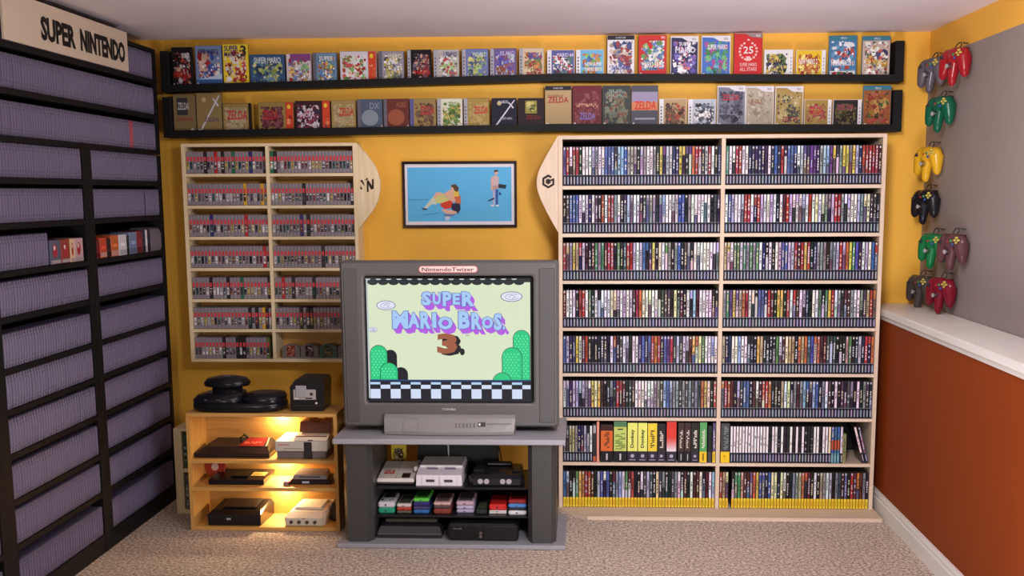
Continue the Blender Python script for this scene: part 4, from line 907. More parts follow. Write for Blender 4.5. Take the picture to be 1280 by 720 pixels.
mb.loft([rrect(-.7325, -.4695, 1.2545, 1.2815, .0130, TF - .004), rrect(-.7325, -.4695, 1.2545, 1.2815, .0130, TF - .0045)], (240, 206, 202))
A = Art(mb, lambda u, v, k: (u, TF - .005 - k, v), .0002); A.text('NintendoTwizer', -.720, 1.2585, -.484, 1.2765, (96, 56, 60), .012)
tag(obj('name_sticker', mb, PRINT, tv), 'pink-rimmed name sticker')

# ------------------------------------------------------------------ television stand
ts = thing('television_stand', 'grey television stand with dark columns and black shelves of consoles', 'television stand', (-.6, -.7, 0))
mb = MB(); mb.box(-1.124, -.068, -.93, -.45, .486, .511, (156, 155, 162), 0, .004); obj('top', mb, PLAS, ts)
mb = MB(); mb.box(-1.115, -.068, -.935, -.45, .001, .022, (150, 150, 156), 0, .003); obj('base', mb, PLAS, ts)
for a, b in ((-1.087, -.953), (-.240, -.112)):
    mb = MB(); mb.prism([(a, -.87), (a + .02, -.905), (b - .02, -.905), (b, -.87), (b, -.52), (a, -.52)], 'z', .0225, .4855, (62, 61, 60)); obj('column', mb, PLAS, ts)
for z_, yf in ((.250, -.825), (.118, -.835)):
    mb = MB(); mb.box(-.9525, -.2405, yf, -.52, z_, z_ + .010, (30, 30, 34), 0, .001); obj('shelf', mb, GLOSS, ts)
mb = MB(); mb.box(-.80, -.40, -.53, -.521, .262, .4855, (40, 42, 38)); obj('back_panel', mb, MATT, ts)  # plain dark sheet behind the middle of the opening
mb = MB(); mb.box(-.9525, -.2405, -.519, -.512, .0225, .262, (28, 28, 30)); obj('back_panel', mb, MATT, ts)  # dark sheet added to darken the gap behind the lower shelves

# consoles on the upper shelf of the stand
Z1 = .2605
def con(name, lab, cat, x, y, z, grp=None): return thing(name, lab, cat, (x, y, z), grp)
# red and white top-loading console
t = con('game_console', 'small off-white console with red mark and black window, left on the stand shelf', 'game console', -.88, -.69, Z1, 'consoles on the stand shelf')
mb = MB(); mb.xf = lambda q: (q[0] + .009, q[1], q[2]); mb.box(-.958, -.788, -.79, -.60, Z1 + .004, Z1 + .014, (92, 84, 82), 0, .003)
mb.loft([[(-.96, -.792, Z1 + .014), (-.786, -.792, Z1 + .014), (-.786, -.59, Z1 + .014), (-.96, -.59, Z1 + .014)], [(-.957, -.79, Z1 + .030), (-.789, -.79, Z1 + .030), (-.792, -.60, Z1 + .064), (-.950, -.60, Z1 + .064)]], (226, 218, 208))
mb.box(-.795, -.779, -.74, -.60, Z1 + .05, Z1 + .073, (206, 200, 190), 0, .004)
obj('shell', mb, PLAS, t)
mb = MB(); T = lambda u, v, k: (-.948 + u, -.79 + v, Z1 + .030 + .034 * v / .19 + .0012 + k); A = Art(mb, T, .0006)
A.rect(.022, .045, .07, .085, (206, 96, 84)); A.text('~~~', .026, .052, .062, .078, (230, 200, 190), .02); A.rect(.085, .0, .087, .19, (150, 144, 140)); A.rect(.112, .004, .150, .05, (50, 30, 26))
obj('marking', mb, PRINT, t)
# light two-slot console
t = con('game_console', 'wide pale grey-lilac console with two dark slots, middle of the stand shelf', 'game console', -.66, -.68, Z1, 'consoles on the stand shelf')
mb = MB(); g1 = (232, 224, 232)
mb.loft([[(-.766, -.802, Z1), (-.551, -.802, Z1), (-.551, -.545, Z1), (-.766, -.545, Z1)], [(-.764, -.800, Z1 + .05), (-.553, -.800, Z1 + .05), (-.553, -.545, Z1 + .05), (-.764, -.545, Z1 + .05)], [(-.764, -.73, Z1 + .066), (-.553, -.73, Z1 + .066), (-.553, -.545, Z1 + .066), (-.764, -.545, Z1 + .066)]], g1)
mb.box(-.760, -.556, -.725, -.552, Z1 + .064, Z1 + .078, (244, 240, 244), 0, .004)
obj('shell', mb, PLAS, t)
mb = MB(); A = Art(mb, lambda u, v, k: (-.766 + u, -.8025 - k, Z1 + v), .0005)
for a in (.047, .132):
    A.rect(a, .018, a + .040, .030, (70, 60, 70)); A.rect(a - .02, .004, a - .019, .046, (150, 140, 150)); A.rect(a + .06, .004, a + .061, .046, (150, 140, 150))
    mb.box(-.766 + a - .004, -.766 + a + .048, -.745, -.735, Z1 + .063, Z1 + .069, (110, 96, 120), 0, .001)
obj('port', mb, PLAS, t)
# black four-port console
t = con('game_console', 'charcoal console with four round ports, right on the stand shelf', 'game console', -.39, -.68, Z1, 'consoles on the stand shelf')
mb = MB(); cb = (40, 38, 42)
pr = [(-.52, -.77), (-.50, -.80), (-.28, -.80), (-.262, -.77), (-.28, -.56), (-.50, -.56)]
pr2 = [(-.508, -.755), (-.49, -.775), (-.29, -.775), (-.274, -.755), (-.288, -.57), (-.492, -.57)]
mb.loft([[(a, b, Z1 + .004) for a, b in pr], [(a, b, Z1 + .034) for a, b in pr], [(a, b, Z1 + .048) for a, b in pr2]], cb)
mb.box(-.45, -.33, -.62, -.585, Z1 + .046, Z1 + .066, cb, 0, .006); mb.box(-.505, -.455, -.73, -.60, Z1 + .046, Z1 + .056, (48, 46, 50), 0, .005); mb.box(-.325, -.278, -.73, -.60, Z1 + .046, Z1 + .056, cb, 0, .005)
mb.ell((-.39, -.745, Z1 + .046), (.05, .03, .008), cb, 14, 6)
for q in (0, 1): mb.lathe([(.006, 0), (.006, .01)], (-.515 + q * .24, -.76, Z1 + .026), 'z', (190, 186, 180), 10)
obj('shell', mb, GLOSS, t)
for px in (-.4655, -.4365, -.3615, -.3325):
    mb = MB(); mb.lathe([(.0125, -.802), (.0125, -.799), (.0105, -.8035), (.0085, -.8035), (.0085, -.8)], (px, 0, Z1 + .022), 'y', (176, 170, 174), 16); mb.lathe([(.0085, -.8012), (.0085, -.80)], (px, 0, Z1 + .022), 'y', (96, 92, 96), 12); obj('controller_port', mb, PLAS, t)
mb = MB(); A = Art(mb, lambda u, v, k: (-.45 + u, -.6205 - k, Z1 + .05 + v), .0004); A.rect(.005, .006, .115, .010, (150, 146, 150)); obj('cartridge_slot', mb, PLAS, t)
# yellow box and cable behind
mb = MB(); mb.box(-.925, -.852, -.553, -.532, Z1, .398, (206, 182, 60), 0, .001); A = Art(mb, lambda u, v, k: (-.925 + u, -.5535 - k, Z1 + v), .0003, 1); A.el(.036, .085, .025, .03, (110, 84, 40)); A.blobs(.012, .05, .06, .12, [(90, 60, 30), (210, 190, 110), (60, 50, 40)], 14, rng, .2)
tag(obj('yellow_game_box', mb, [PRINT, PRINT], loc=(-.89, -.54, Z1)), 'upright yellow game box behind the off-white console on the stand', 'boxed game')
mb = MB(); mb.tube([(-.645, -.538, .33), (-.648, -.536, .40), (-.635, -.535, .45), (-.63, -.534, .484)], .004, (190, 190, 186)); tag(obj('white_cable', mb, PLAS), 'white cable rising behind the pale grey console', 'cable')
mb = MB(); mb.tube([(-.385, -.535, .31), (-.40, -.50, .37), (-.44, -.48, .43), (-.50, -.46, .47)], .003, (20, 18, 18)); tag(obj('black_cable', mb, PLAS), 'black cable running up behind the charcoal console', 'cable')
mb = MB(); mb.tube([(-.86, -.515, .34), (-.83, -.505, .41), (-.77, -.50, .46), (-.72, -.50, .48)], .003, (26, 22, 20)); tag(obj('black_cable', mb, PLAS), 'black cable above the yellow box in the stand', 'cable')

# handhelds on the second shelf
Z2 = .1285
def handheld(x0, x1, y0, z, h, c, lab, face=None, dep=.165, grp='handhelds and small boxes on the stand'):
    t = thing('handheld_console', lab, 'handheld console', ((x0 + x1) / 2, y0 + dep / 2, z), grp)
    mb = MB(); mb.box(x0, x1, y0, y0 + dep, z, z + h, c, 0, min(.006, h * .35)); obj('shell', mb, PLAS, t)
    w = x1 - x0
    if face:
        mb = MB(); A = Art(mb, lambda u, v, k: (x0 + u, y0 + v, z + h + k), .0004)
        if face == 'wide':
            A.rect(w * .18, dep * .48, w * .82, dep * .92, (70, 76, 84)); A.rect(w * .1, dep * .2, w * .3, dep * .27, (50, 60, 90)); A.rect(w * .17, dep * .13, w * .23, dep * .34, (50, 60, 90)); A.el(w * .66, dep * .2, w * .06, w * .06, (50, 50, 100)); A.el(w * .82, dep * .26, w * .06, w * .06, (50, 50, 100))
        elif face == 'screen': A.rect(w * .1, dep * .1, w * .9, dep * .92, (66, 66, 60)); A.rect(w * .2, dep * .2, w * .8, dep * .8, (84, 88, 72))
        else: A.rect(w * .12, dep * .15, w * .86, dep * .9, tuple(int(v * .55) for v in c))
        obj('display', mb, GLOSS, t)
    mb = MB(); mb.box(x0 + w * .42, x0 + w * .52, y0 - .0008, y0 + .001, z + h * .35, z + h * .65, (60, 50, 50)); obj('socket', mb, PLAS, t)
def stack(x0, x1, y0, items, where):
    z = Z2
    for h, c, lab, face in items:
        h *= 1.14
        handheld(x0, x1, y0, z, h, c, lab + ', ' + where, face); z += h + .0006
stack(-.984, -.893, -.815, [], '')
stack(-.945, -.868, -.815, [(.024, (36, 150, 116), 'teal green handheld under the white one', None), (.024, (206, 202, 206), 'white handheld with blue buttons on top', 'wide')], 'leftmost stack')
stack(-.858, -.790, -.812, [(.011, (96, 88, 76), 'brown-grey handheld at the bottom', None), (.014, (176, 60, 46), 'brick red handheld in the middle', None), (.014, (206, 196, 190), 'white handheld with olive screen on top', 'screen')], 'second stack from left')
stack(-.780, -.705, -.814, [(.016, (52, 106, 170), 'sky blue handheld at the bottom', None), (.014, (66, 60, 104), 'purple-grey handheld', None), (.018, (46, 40, 110), 'navy handheld', None), (.014, (96, 196, 70), 'bright green handheld on top', 'dark')], 'third stack from left')
stack(-.684, -.604, -.818, [(.022, (130, 56, 46), 'brown-red handheld at the bottom', None), (.014, (84, 66, 62), 'dark brown handheld in the middle', None), (.012, (206, 170, 164), 'pale pink handheld on top', 'dark')], 'fourth stack from left')
stack(-.580, -.498, -.800, [(.015, (170, 160, 186), 'silver-lilac folding handheld at the bottom', None), (.015, (178, 168, 194), 'silver-lilac folding handheld in the middle', None), (.018, (188, 160, 172), 'pink-silver folding handheld on top', 'dark')], 'fifth stack from left')
stack(-.487, -.435, -.818, [(.020, (26, 40, 34), 'small black-green handheld', 'screen')], 'between the folding and the red ones')
stack(-.426, -.344, -.806, [(.007, (206, 200, 196), 'cream slim handheld at the bottom', None), (.007, (206, 200, 196), 'cream slim handheld, second from bottom', None), (.024, (200, 34, 30), 'bright red handheld on top', None)], 'stack left of the blue one')
stack(-.335, -.250, -.824, [(.019, (216, 214, 216), 'white handheld at the bottom', None), (.010, (24, 26, 36), 'black handheld', None), (.017, (76, 132, 196), 'sky blue handheld', None), (.016, (150, 30, 30), 'dark red handheld on top', 'dark')], 'rightmost stack')

# boxes on the base
t = con('slim_console', 'flat black console with grey lid at the bottom left of the stand', 'game console', -.79, -.75, .0225)
mb = MB(); mb.loft([[(-.945, -.85, .0225), (-.642, -.85, .0225), (-.642, -.63, .0225), (-.945, -.63, .0225)], [(-.945, -.85, .04), (-.642, -.85, .04), (-.642, -.63, .04), (-.945, -.63, .04)], [(-.93, -.835, .075), (-.655, -.835, .075), (-.655, -.63, .095), (-.93, -.63, .095)]], (30, 30, 36)); obj('shell', mb, PLAS, t)
mb = MB(); mb.box(-.915, -.67, -.80, -.65, .082, .100, (72, 68, 60), 0, .004); obj('lid', mb, PLAS, t)
mb = MB(); mb.box(-.94, -.648, -.852, -.848, .040, .044, (90, 90, 98)); obj('trim_strip', mb, PLAS, t)
t = con('black_console_box', 'black boxy console with two small round lights at the bottom right', 'game console', -.45, -.76, .0225)
mb = MB(); mb.box(-.612, -.29, -.885, -.62, .0225, .104, (22, 22, 24), 0, .012); mb.box(-.45, -.285, -.888, -.80, .028, .098, (28, 28, 30), 0, .006); obj('shell', mb, GLOSS, t)
for q, zz in enumerate((.047, .063)):
    mb = MB(); mb.lathe([(.0065, -.893), (.0065, -.884)], (-.458, 0, zz), 'y', (150, 150, 150), 14); obj('button', mb, METAL, t)
mb = MB(); A = Art(mb, lambda u, v, k: (-.585 + u, -.886 - k, .08 + v), .0004); A.text('~~~~', 0, 0, .04, .006, (120, 120, 124), 0); obj('marking', mb, MATT, t)

# ------------------------------------------------------------------ plywood console cabinet
cx0, cx1, cy0, cy1, cz = -1.880, -1.155, -.70, -.475, .578
cb_ = thing('console_cabinet', 'open plywood cabinet with three lit shelves of consoles, beside the black shelving', 'cabinet', (-1.52, -.59, 0))
mb = MB(); mb.box(cx0, cx1, cy0, cy1, cz - .017, cz, (0, 0, 0), 0, .001); obj('top', mb, PLY, cb_)
PLYV = woodmat('plywood_upright', (196, 146, 72), (222, 172, 96), (25, 25, 1.5))
for a, b in ((cx0, cx0 + .016), (cx1 - .016, cx1)):
    mb = MB(); mb.box(a, b, cy0 + .0005, cy1, 0, cz - .0175, (0, 0, 0)); obj('side_panel', mb, PLYV, cb_)
mb = MB(); mb.box(cx0 + .0165, cx1 - .0165, cy0 + .0005, cy1, .002, .019, (0, 0, 0)); obj('base', mb, PLY, cb_)
for z0 in (.334, .198):
    mb = MB(); mb.box(cx0 + .0165, cx1 - .0165, cy0 + .001, cy1 - .006, z0, z0 + .017, (0, 0, 0)); obj('shelf', mb, PLY, cb_)
mb = MB(); mb.box(cx0 + .0165, cx1 - .0165, cy1 - .005, cy1, .0195, cz - .018, (0, 0, 0)); obj('back_panel', mb, PLY, cb_)
PUCK = [(-1.475, -.50, .5605), (-1.470, -.50, .3335), (-1.475, -.50, .1975)]
for x, y, z in PUCK:
    t = thing('puck_light', {0: 'small round lamp under the cabinet top', 1: 'small round lamp under the upper shelf', 2: 'small round lamp under the lower shelf'}[PUCK.index((x, y, z))] + ' of the plywood cabinet', 'lamp', (x, y, z - .008), 'puck lights in the cabinet')
    mb = MB(); mb.lathe([(.016, -.007), (.018, -.005), (.018, 0)], (x, y, z - .0005), 'z', (200, 196, 190), 16); obj('housing', mb, PLAS, t)
    mb = MB(); mb.lathe([(.013, -.0085), (.013, -.0072)], (x, y, z - .0005), 'z', (255, 214, 130), 16); obj('lens', mb, LED, t) if False else obj('lens', mb, emitmat('puck_lens', 6), t)
    L = bpy.data.lights.new('puck', 'AREA'); L.shape = 'DISK'; L.size = .03; L.energy = 2.2; L.color = (1.0, .74, .38)
    o = bpy.data.objects.new('puck_glow', L); COL.objects.link(o); o.parent = t; o.location = (0, 0, -.004)

# stacked black console on the top
T0 = cz + .0005
t = con('stacked_console', 'black disc console with a mushroom-shaped adapter stacked on it, on the cabinet top', 'game console', -1.63, -.58, T0)
bk1 = (24, 24, 30)
def oval(cx, cy, a, b, z, n=28, sq=2.6):
    out = []
    for i in range(n):
        q = 2 * pi * i / n; c_, s_ = cos(q), sin(q)
        out.append((cx + a * math.copysign(abs(c_) ** (2 / sq), c_), cy + b * math.copysign(abs(s_) ** (2 / sq), s_), z))
    return out
mb = MB()
mb.loft([oval(-1.645, -.592, .200, .098, T0, sq=3.4), oval(-1.645, -.592, .222, .106, T0 + .012, sq=3.4), oval(-1.645, -.592, .222, .106, T0 + .036, sq=3.4), oval(-1.648, -.592, .214, .100, T0 + .044, sq=3.2)], bk1, 0, True); obj('base_unit', mb, GLOSS, t)
mb = MB(); mb.loft([oval(-1.74, -.592, .128, .100, T0 + .0445), oval(-1.74, -.592, .130, .102, T0 + .052), oval(-1.735, -.590, .116, .092, T0 + .072), oval(-1.715, -.588, .092, .070, T0 + .086)], bk1, 0, True)
up = obj('upper_unit', mb, GLOSS, t)
mb = MB(); A = Art(mb, lambda u, v, k: (-1.82 + u, -.690 + v * .9, T0 + .058 + v * .42 + k), .0008)
A.rect(.03, .0, .045, .006, (130, 130, 140)); A.rect(.085, .0, .11, .006, (150, 150, 160)); obj('marking', mb, PLAS, up)
mb = MB(); mb.loft([oval(-1.525, -.592, .098, .098, T0 + .0445), oval(-1.525, -.592, .101, .100, T0 + .062), oval(-1.525, -.592, .092, .09, T0 + .078), oval(-1.525, -.592, .05, .05, T0 + .086)], bk1, 0, True); dl = obj('disc_lid', mb, GLOSS, t)
mb = MB()
mb.loft([oval(-1.71, -.585, .072, .056, T0 + .0862, sq=2.2), oval(-1.71, -.585, .072, .056, T0 + .110, sq=2.2), oval(-1.71, -.585, .108, .075, T0 + .116, sq=2.2), oval(-1.71, -.585, .112, .078, T0 + .130, sq=2.2), oval(-1.71, -.585, .095, .066, T0 + .150, sq=2.2), oval(-1.71, -.585, .045, .035, T0 + .160, sq=2.2)], bk1, 0, True)
ad = obj('adapter', mb, GLOSS, t)
mb = MB(); mb.box(-1.73, -1.69, -.60, -.57, T0 + .158, T0 + .163, (90, 90, 96), 0, .003); obj('cartridge_slot', mb, PLAS, ad)
# black cube console
t = con('cube_console', 'black cube-shaped console with silver port panel, on the cabinet top', 'game console', -1.31, -.56, T0)
mb = MB(); y0, y1 = -.645, -.50
mb.prism([(-1.388, T0 + .004), (-1.380, T0), (-1.235, T0), (-1.228, T0 + .004), (-1.222, T0 + .13), (-1.228, T0 + .156), (-1.345, T0 + .158), (-1.362, T0 + .152), (-1.388, T0 + .118)], 'y', y0, y1, (30, 29, 32)); obj('shell', mb, GLOSS, t)
mb = MB(); mb.box(-1.372, -1.263, y0 - .004, y0, T0 + .056, T0 + .106, (176, 170, 166), 0, .002); pp = obj('port_panel', mb, PLAS, t)
mb = MB(); mb.box(-1.360, -1.307, y0 - .010, y0 - .0045, T0 + .068, T0 + .126, (160, 158, 162), 0, .003); obj('memory_card', mb, PLAS, pp)
mb = MB(); mb.lathe([(.008, y0 - .0055), (.008, y0 - .003)], (-1.284, 0, T0 + .084), 'y', (40, 34, 34), 14); mb.box(-1.312, -1.28, y0 - .0052, y0 - .003, T0 + .060, T0 + .067, (50, 46, 46)); mb.box(-1.366, -1.345, y0 - .0052, y0 - .003, T0 + .060, T0 + .066, (226, 220, 214)); obj('port', mb, PLAS, pp)
mb = MB(); mb.lathe([(.0055, y0 - .003), (.0055, y0 + .001)], (-1.262, 0, T0 + .040), 'y', (236, 214, 190), 12); obj('power_light', mb, PLAS, t)
mb = MB(); mb.box(-1.375, -1.24, y0 - .001, y0 + .001, T0 + .026, T0 + .028, (60, 58, 62)); obj('seam', mb, PLAS, t)

# shelf A
ZA = .3515
t = con('wedge_console', 'black wedge-shaped console with a red panel, left on the top cabinet shelf', 'game console', -1.68, -.59, ZA)
mb = MB(); W0, W1 = -1.858, -1.495
mb.loft([[(W0, -.665, ZA + .003), (W1, -.665, ZA + .003), (W1, -.49, ZA + .003), (W0, -.49, ZA + .003)], [(W0 - .002, -.667, ZA + .022), (W1 + .002, -.667, ZA + .022), (W1, -.49, ZA + .022), (W0, -.49, ZA + .022)], [(W0 + .03, -.62, ZA + .045), (W1 - .02, -.62, ZA + .045), (W1 - .03, -.50, ZA + .062), (W0 + .06, -.50, ZA + .062)]], (34, 30, 34)); obj('shell', mb, GLOSS, t)
mb = MB(); A = Art(mb, lambda u, v, k: (-1.66 + u, -.62 + v, ZA + .0468 + v * .142 + k), .0006)
A.pl([(0, 0), (.125, 0), (.115, .11), (.018, .11)], (118, 26, 26)); A.text('~~~~', .02, .03, .105, .06, (196, 90, 80), .02); A.pl([(.135, -.005), (.145, .0), (.125, .11), (.118, .11)], (150, 130, 110)); obj('red_panel', mb, PRINT, t)
mb = MB(); mb.tube([(-1.66, -.555, ZA + .056), (-1.665, -.56, ZA + .075), (-1.65, -.55, ZA + .09), (-1.635, -.54, ZA + .07)], .007, (26, 24, 26)); obj('joystick', mb, GLOSS, t)
# grey front-loader
t = con('front_loader_console', 'grey front-loading console with black stripe, on the top cabinet shelf', 'game console', -1.335, -.59, ZA)
mb = MB(); N0, N1 = -1.463, -1.210
mb.box(N0 + .006, N1 - .006, -.668, -.485, ZA, ZA + .036, (112, 104, 104), 0, .004); mb.box(N0, N1, -.676, -.483, ZA + .036, ZA + .086, (196, 188, 178), 0, .004); obj('shell', mb, PLAS, t)
mb = MB(); mb.box(-1.322, -1.284, -.6785, -.66, ZA + .002, ZA + .083, (40, 36, 36), 0, .001); obj('stripe', mb, PLAS, t)
mb = MB(); mb.box(N0 + .045, -1.33, -.6785, -.675, ZA + .050, ZA + .052, (120, 112, 108)); mb.box(N0 + .014, N0 + .07, -.6772, -.674, ZA + .067, ZA + .071, (190, 96, 80)); mb.box(N0 + .01, -1.325, -.6765, -.674, ZA + .0375, ZA + .039, (140, 132, 126)); obj('door_seam', mb, PLAS, t)
t = con('cartridge_adapter', 'brown and cream adapter deck resting on the grey front-loading console', 'console accessory', -1.28, -.58, ZA + .087)
mb = MB(); zz = ZA + .0867
mb.loft([[(-1.373, -.662, zz), (-1.215, -.662, zz), (-1.215, -.53, zz), (-1.368, -.53, zz)], [(-1.368, -.655, zz + .022), (-1.205, -.655, zz + .022), (-1.205, -.53, zz + .032), (-1.355, -.53, zz + .032)]], (234, 214, 188)); mb.box(-1.36, -1.215, -.657, -.65, zz + .0175, zz + .0215, (90, 40, 30)); mb.box(-1.305, -1.282, -.665, -.66, zz - .0, zz + .004, (60, 50, 40)); obj('tray', mb, PLAS, t)
mb = MB(); mb.prism([(-1.356, zz + .032), (-1.20, zz + .032), (-1.198, zz + .088), (-1.25, zz + .085), (-1.262, zz + .078), (-1.285, zz + .080), (-1.30, zz + .088), (-1.325, zz + .090), (-1.35, zz + .082)], 'y', -.62, -.52, (104, 62, 48)); obj('hood', mb, GLOSS, t)

# shelf B
ZB = .2155
t = con('flat_console', 'flat black console with a gold sticker on the middle cabinet shelf', 'game console', -1.66, -.58, ZB)
mb = MB(); mb.loft([[(-1.80, -.655, ZB + .002), (-1.53, -.655, ZB + .002), (-1.53, -.49, ZB + .002), (-1.80, -.49, ZB + .002)], [(-1.80, -.655, ZB + .026), (-1.53, -.655, ZB + .026), (-1.52, -.49, ZB + .036), (-1.79, -.49, ZB + .036)]], (26, 24, 28)); mb.box(-1.70, -1.62, -.625, -.55, ZB + .030, ZB + .036, (20, 18, 20), 0, .002); obj('shell', mb, GLOSS, t)
mb = MB(); A = Art(mb, lambda u, v, k: (-1.61 + u, -.60 + v, ZB + .0303 + v * .06 + k), .0006); A.rect(0, 0, .07, .055, (206, 176, 96)); A.rect(.01, .012, .06, .018, (120, 90, 40)); A.rect(.01, .03, .05, .036, (120, 90, 40)); tag(obj('sticker', mb, PRINT, t), 'gold sticker')
t = con('game_disc', 'red and white disc standing behind the flat black console', 'disc', -1.82, -.50, ZB)
mb = MB(); mb.xf = lambda q: (q[0] + .006, q[1] - .032 + (q[2] - ZB) * .2, q[2] + .003); mb.lathe([(.050, -.512), (.052, -.511), (.052, -.508), (.050, -.507)], (-1.815, 0, ZB + .054), 'y', (170, 60, 44), 28); mb.lathe([(.018, -.5135), (.018, -.5121)], (-1.815, 0, ZB + .054), 'y', (220, 200, 190), 18); obj('disc_face', mb, GLOSS, t)
t = con('compact_console', 'compact grey-topped console with chrome end, right on the middle cabinet shelf', 'game console', -1.31, -.57, ZB)
mb = MB(); mb.box(-1.40, -1.205, -.645, -.52, ZB + .002, ZB + .026, (34, 30, 36), 0, .004); mb.box(-1.345, -1.31, -.6465, -.64, ZB + .008, ZB + .018, (176, 186, 206)); obj('shell', mb, GLOSS, t)
mb = MB(); mb.loft([[(-1.395, -.64, ZB + .0265), (-1.225, -.64, ZB + .0265), (-1.235, -.52, ZB + .0265), (-1.385, -.52, ZB + .0265)], [(-1.388, -.63, ZB + .046), (-1.235, -.63, ZB + .046), (-1.24, -.53, ZB + .052), (-1.38, -.53, ZB + .052)]], (126, 122, 124)); mb.box(-1.36, -1.26, -.6375, -.636, ZB + .034, ZB + .039, (60, 56, 60)); obj('lid', mb, PLAS, t)
mb = MB(); mb.lathe([(.024, 0), (.026, .002), (.024, .004)], (-1.196, -.60, ZB + .026), 'x', (220, 220, 224), 20); obj('chrome_ring', mb, METAL, t)
for q, c in enumerate(((60, 40, 60), (190, 70, 60))):
    t2 = con('game_card', ('purple', 'red')[q] + ' game card lying at the left end of the compact console', 'game card', -1.42, -.63, ZB + q * .008)
    mb = MB(); mb.box(-1.437 + q * .004, -1.403, -.655, -.60, ZB + .001 + q * .009, ZB + .009 + q * .009, c, 0, .001); obj('card', mb, GLOSS, t2)
    mb = MB(); mb.box(-1.430 + q * .004, -1.410, -.6556, -.654, ZB + .003 + q * .009, ZB + .007 + q * .009, (214, 190, 190)); obj('sticker', mb, PRINT, t2)

# shelf C
ZD = .0195
t = con('deep_console', 'deep black disc console left on the bottom cabinet shelf', 'game console', -1.67, -.58, ZD)
mb = MB(); mb.loft([[(-1.802, -.68, ZD + .002), (-1.545, -.68, ZD + .002), (-1.535, -.49, ZD + .002), (-1.79, -.49, ZD + .002)], [(-1.804, -.682, ZD + .055), (-1.543, -.682, ZD + .055), (-1.533, -.49, ZD + .06), (-1.792, -.49, ZD + .06)], [(-1.79, -.65, ZD + .068), (-1.555, -.65, ZD + .068), (-1.545, -.50, ZD + .082), (-1.78, -.50, ZD + .082)]], (28, 26, 28)); obj('shell', mb, GLOSS, t)
mb = MB(); mb.box(-1.71, -1.69, -.6845, -.68, ZD + .03, ZD + .038, (186, 180, 176)); obj('maker_mark', mb, PLAS, t)
mb = MB(); mb.loft([[(-1.75 + .17 * i, -.63 + .0, ZD + .0755) for i in (0, 1)] + [(-1.58, -.51, ZD + .0845), (-1.75, -.51, ZD + .0845)], [(-1.742, -.625, ZD + .079), (-1.588, -.625, ZD + .079), (-1.588, -.515, ZD + .088), (-1.742, -.515, ZD + .088)]], (44, 40, 40)); obj('disc_lid', mb, GLOSS, t)
t = con('white_console', 'off-white console with four round ports on the bottom cabinet shelf', 'game console', -1.33, -.59, ZD)
cw = (214, 206, 190)
mb = MB(); mb.loft([[(-1.42, -.675, ZD + .002), (-1.25, -.675, ZD + .002), (-1.235, -.66, ZD + .002), (-1.235, -.50, ZD + .002), (-1.42, -.50, ZD + .002), (-1.43, -.66, ZD + .002)], [(-1.425, -.68, ZD + .04), (-1.245, -.68, ZD + .04), (-1.23, -.66, ZD + .04), (-1.23, -.50, ZD + .04), (-1.415, -.50, ZD + .04), (-1.435, -.66, ZD + .04)], [(-1.405, -.635, ZD + .062), (-1.25, -.635, ZD + .062), (-1.24, -.63, ZD + .062), (-1.225, -.50, ZD + .082), (-1.385, -.50, ZD + .082), (-1.41, -.63, ZD + .062)]], cw); obj('shell', mb, PLAS, t)
mb = MB(); mb.loft([[(-1.395 + .0, -.62, ZD + .0655), (-1.26, -.62, ZD + .0655), (-1.245, -.51, ZD + .082), (-1.375, -.51, ZD + .082)], [(-1.388, -.612, ZD + .074), (-1.266, -.612, ZD + .074), (-1.252, -.518, ZD + .088), (-1.368, -.518, ZD + .088)]], (222, 216, 202)); obj('disc_lid', mb, PLAS, t)
for q in range(4):
    mb = MB(); mb.lathe([(.0085, -.6835), (.0085, -.678)], (-1.396 + q * .0385, 0, ZD + .020), 'y', (70, 62, 56), 14); obj('controller_port', mb, PLAS, t)
mb = MB(); mb.box(-1.345, -1.325, -.6815, -.678, ZD + .036, ZD + .040, (130, 110, 90)); obj('maker_mark', mb, PLAS, t)
mb = MB(); mb.box(-1.222, -1.176, -.60, -.49, ZD + .001, ZD + .09, (36, 30, 30), 0, .006); mb.box(-1.217, -1.181, -.6012, -.599, ZD + .03, ZD + .034, (80, 70, 66)); tag(obj('black_adapter_box', mb, PLAS, loc=(-1.2, -.54, ZD)), 'black box squeezed right of the off-white console', 'console accessory')
mb = MB(); mb.tube([(-1.175, -.64, ZB + .10), (-1.178, -.63, ZB + .04), (-1.176, -.62, ZB + .004)], .003, (20, 18, 18)); 

# ------------------------------------------------------------------ low case behind the cabinet
lc = thing('low_case', 'low pale pine case standing behind the plywood cabinet', 'shelf case', (-1.57, -.37, 0))
a, b, ya, yb, zt = -2.050, -1.093, -.435, -.30, .443
mb = MB(); mb.box(a, b, ya, yb, zt - .016, zt, (0, 0, 0), 0, .001); obj('top', mb, PINE, lc)
mb = MB(); mb.box(a, b, ya, yb, 0.001, .02, (0, 0, 0), 0, .001); obj('base', mb, PINE, lc)
for q, w in ((a, a + .040), (b - .018, b)):
    mb = MB(); mb.box(q, w, ya, yb, .0205, zt - .0165, (0, 0, 0)); obj('side_panel', mb, PINEV, lc)
mb = MB(); mb.box(a + .0405, b - .0185, ya + .001, yb - .004, .216, .234, (0, 0, 0)); obj('shelf', mb, PINE, lc)
mb = MB(); mb.box(a + .0405, b - .0185, yb - .003, yb, .0205, zt - .0165, (0, 0, 0)); obj('back_panel', mb, PINE, lc)
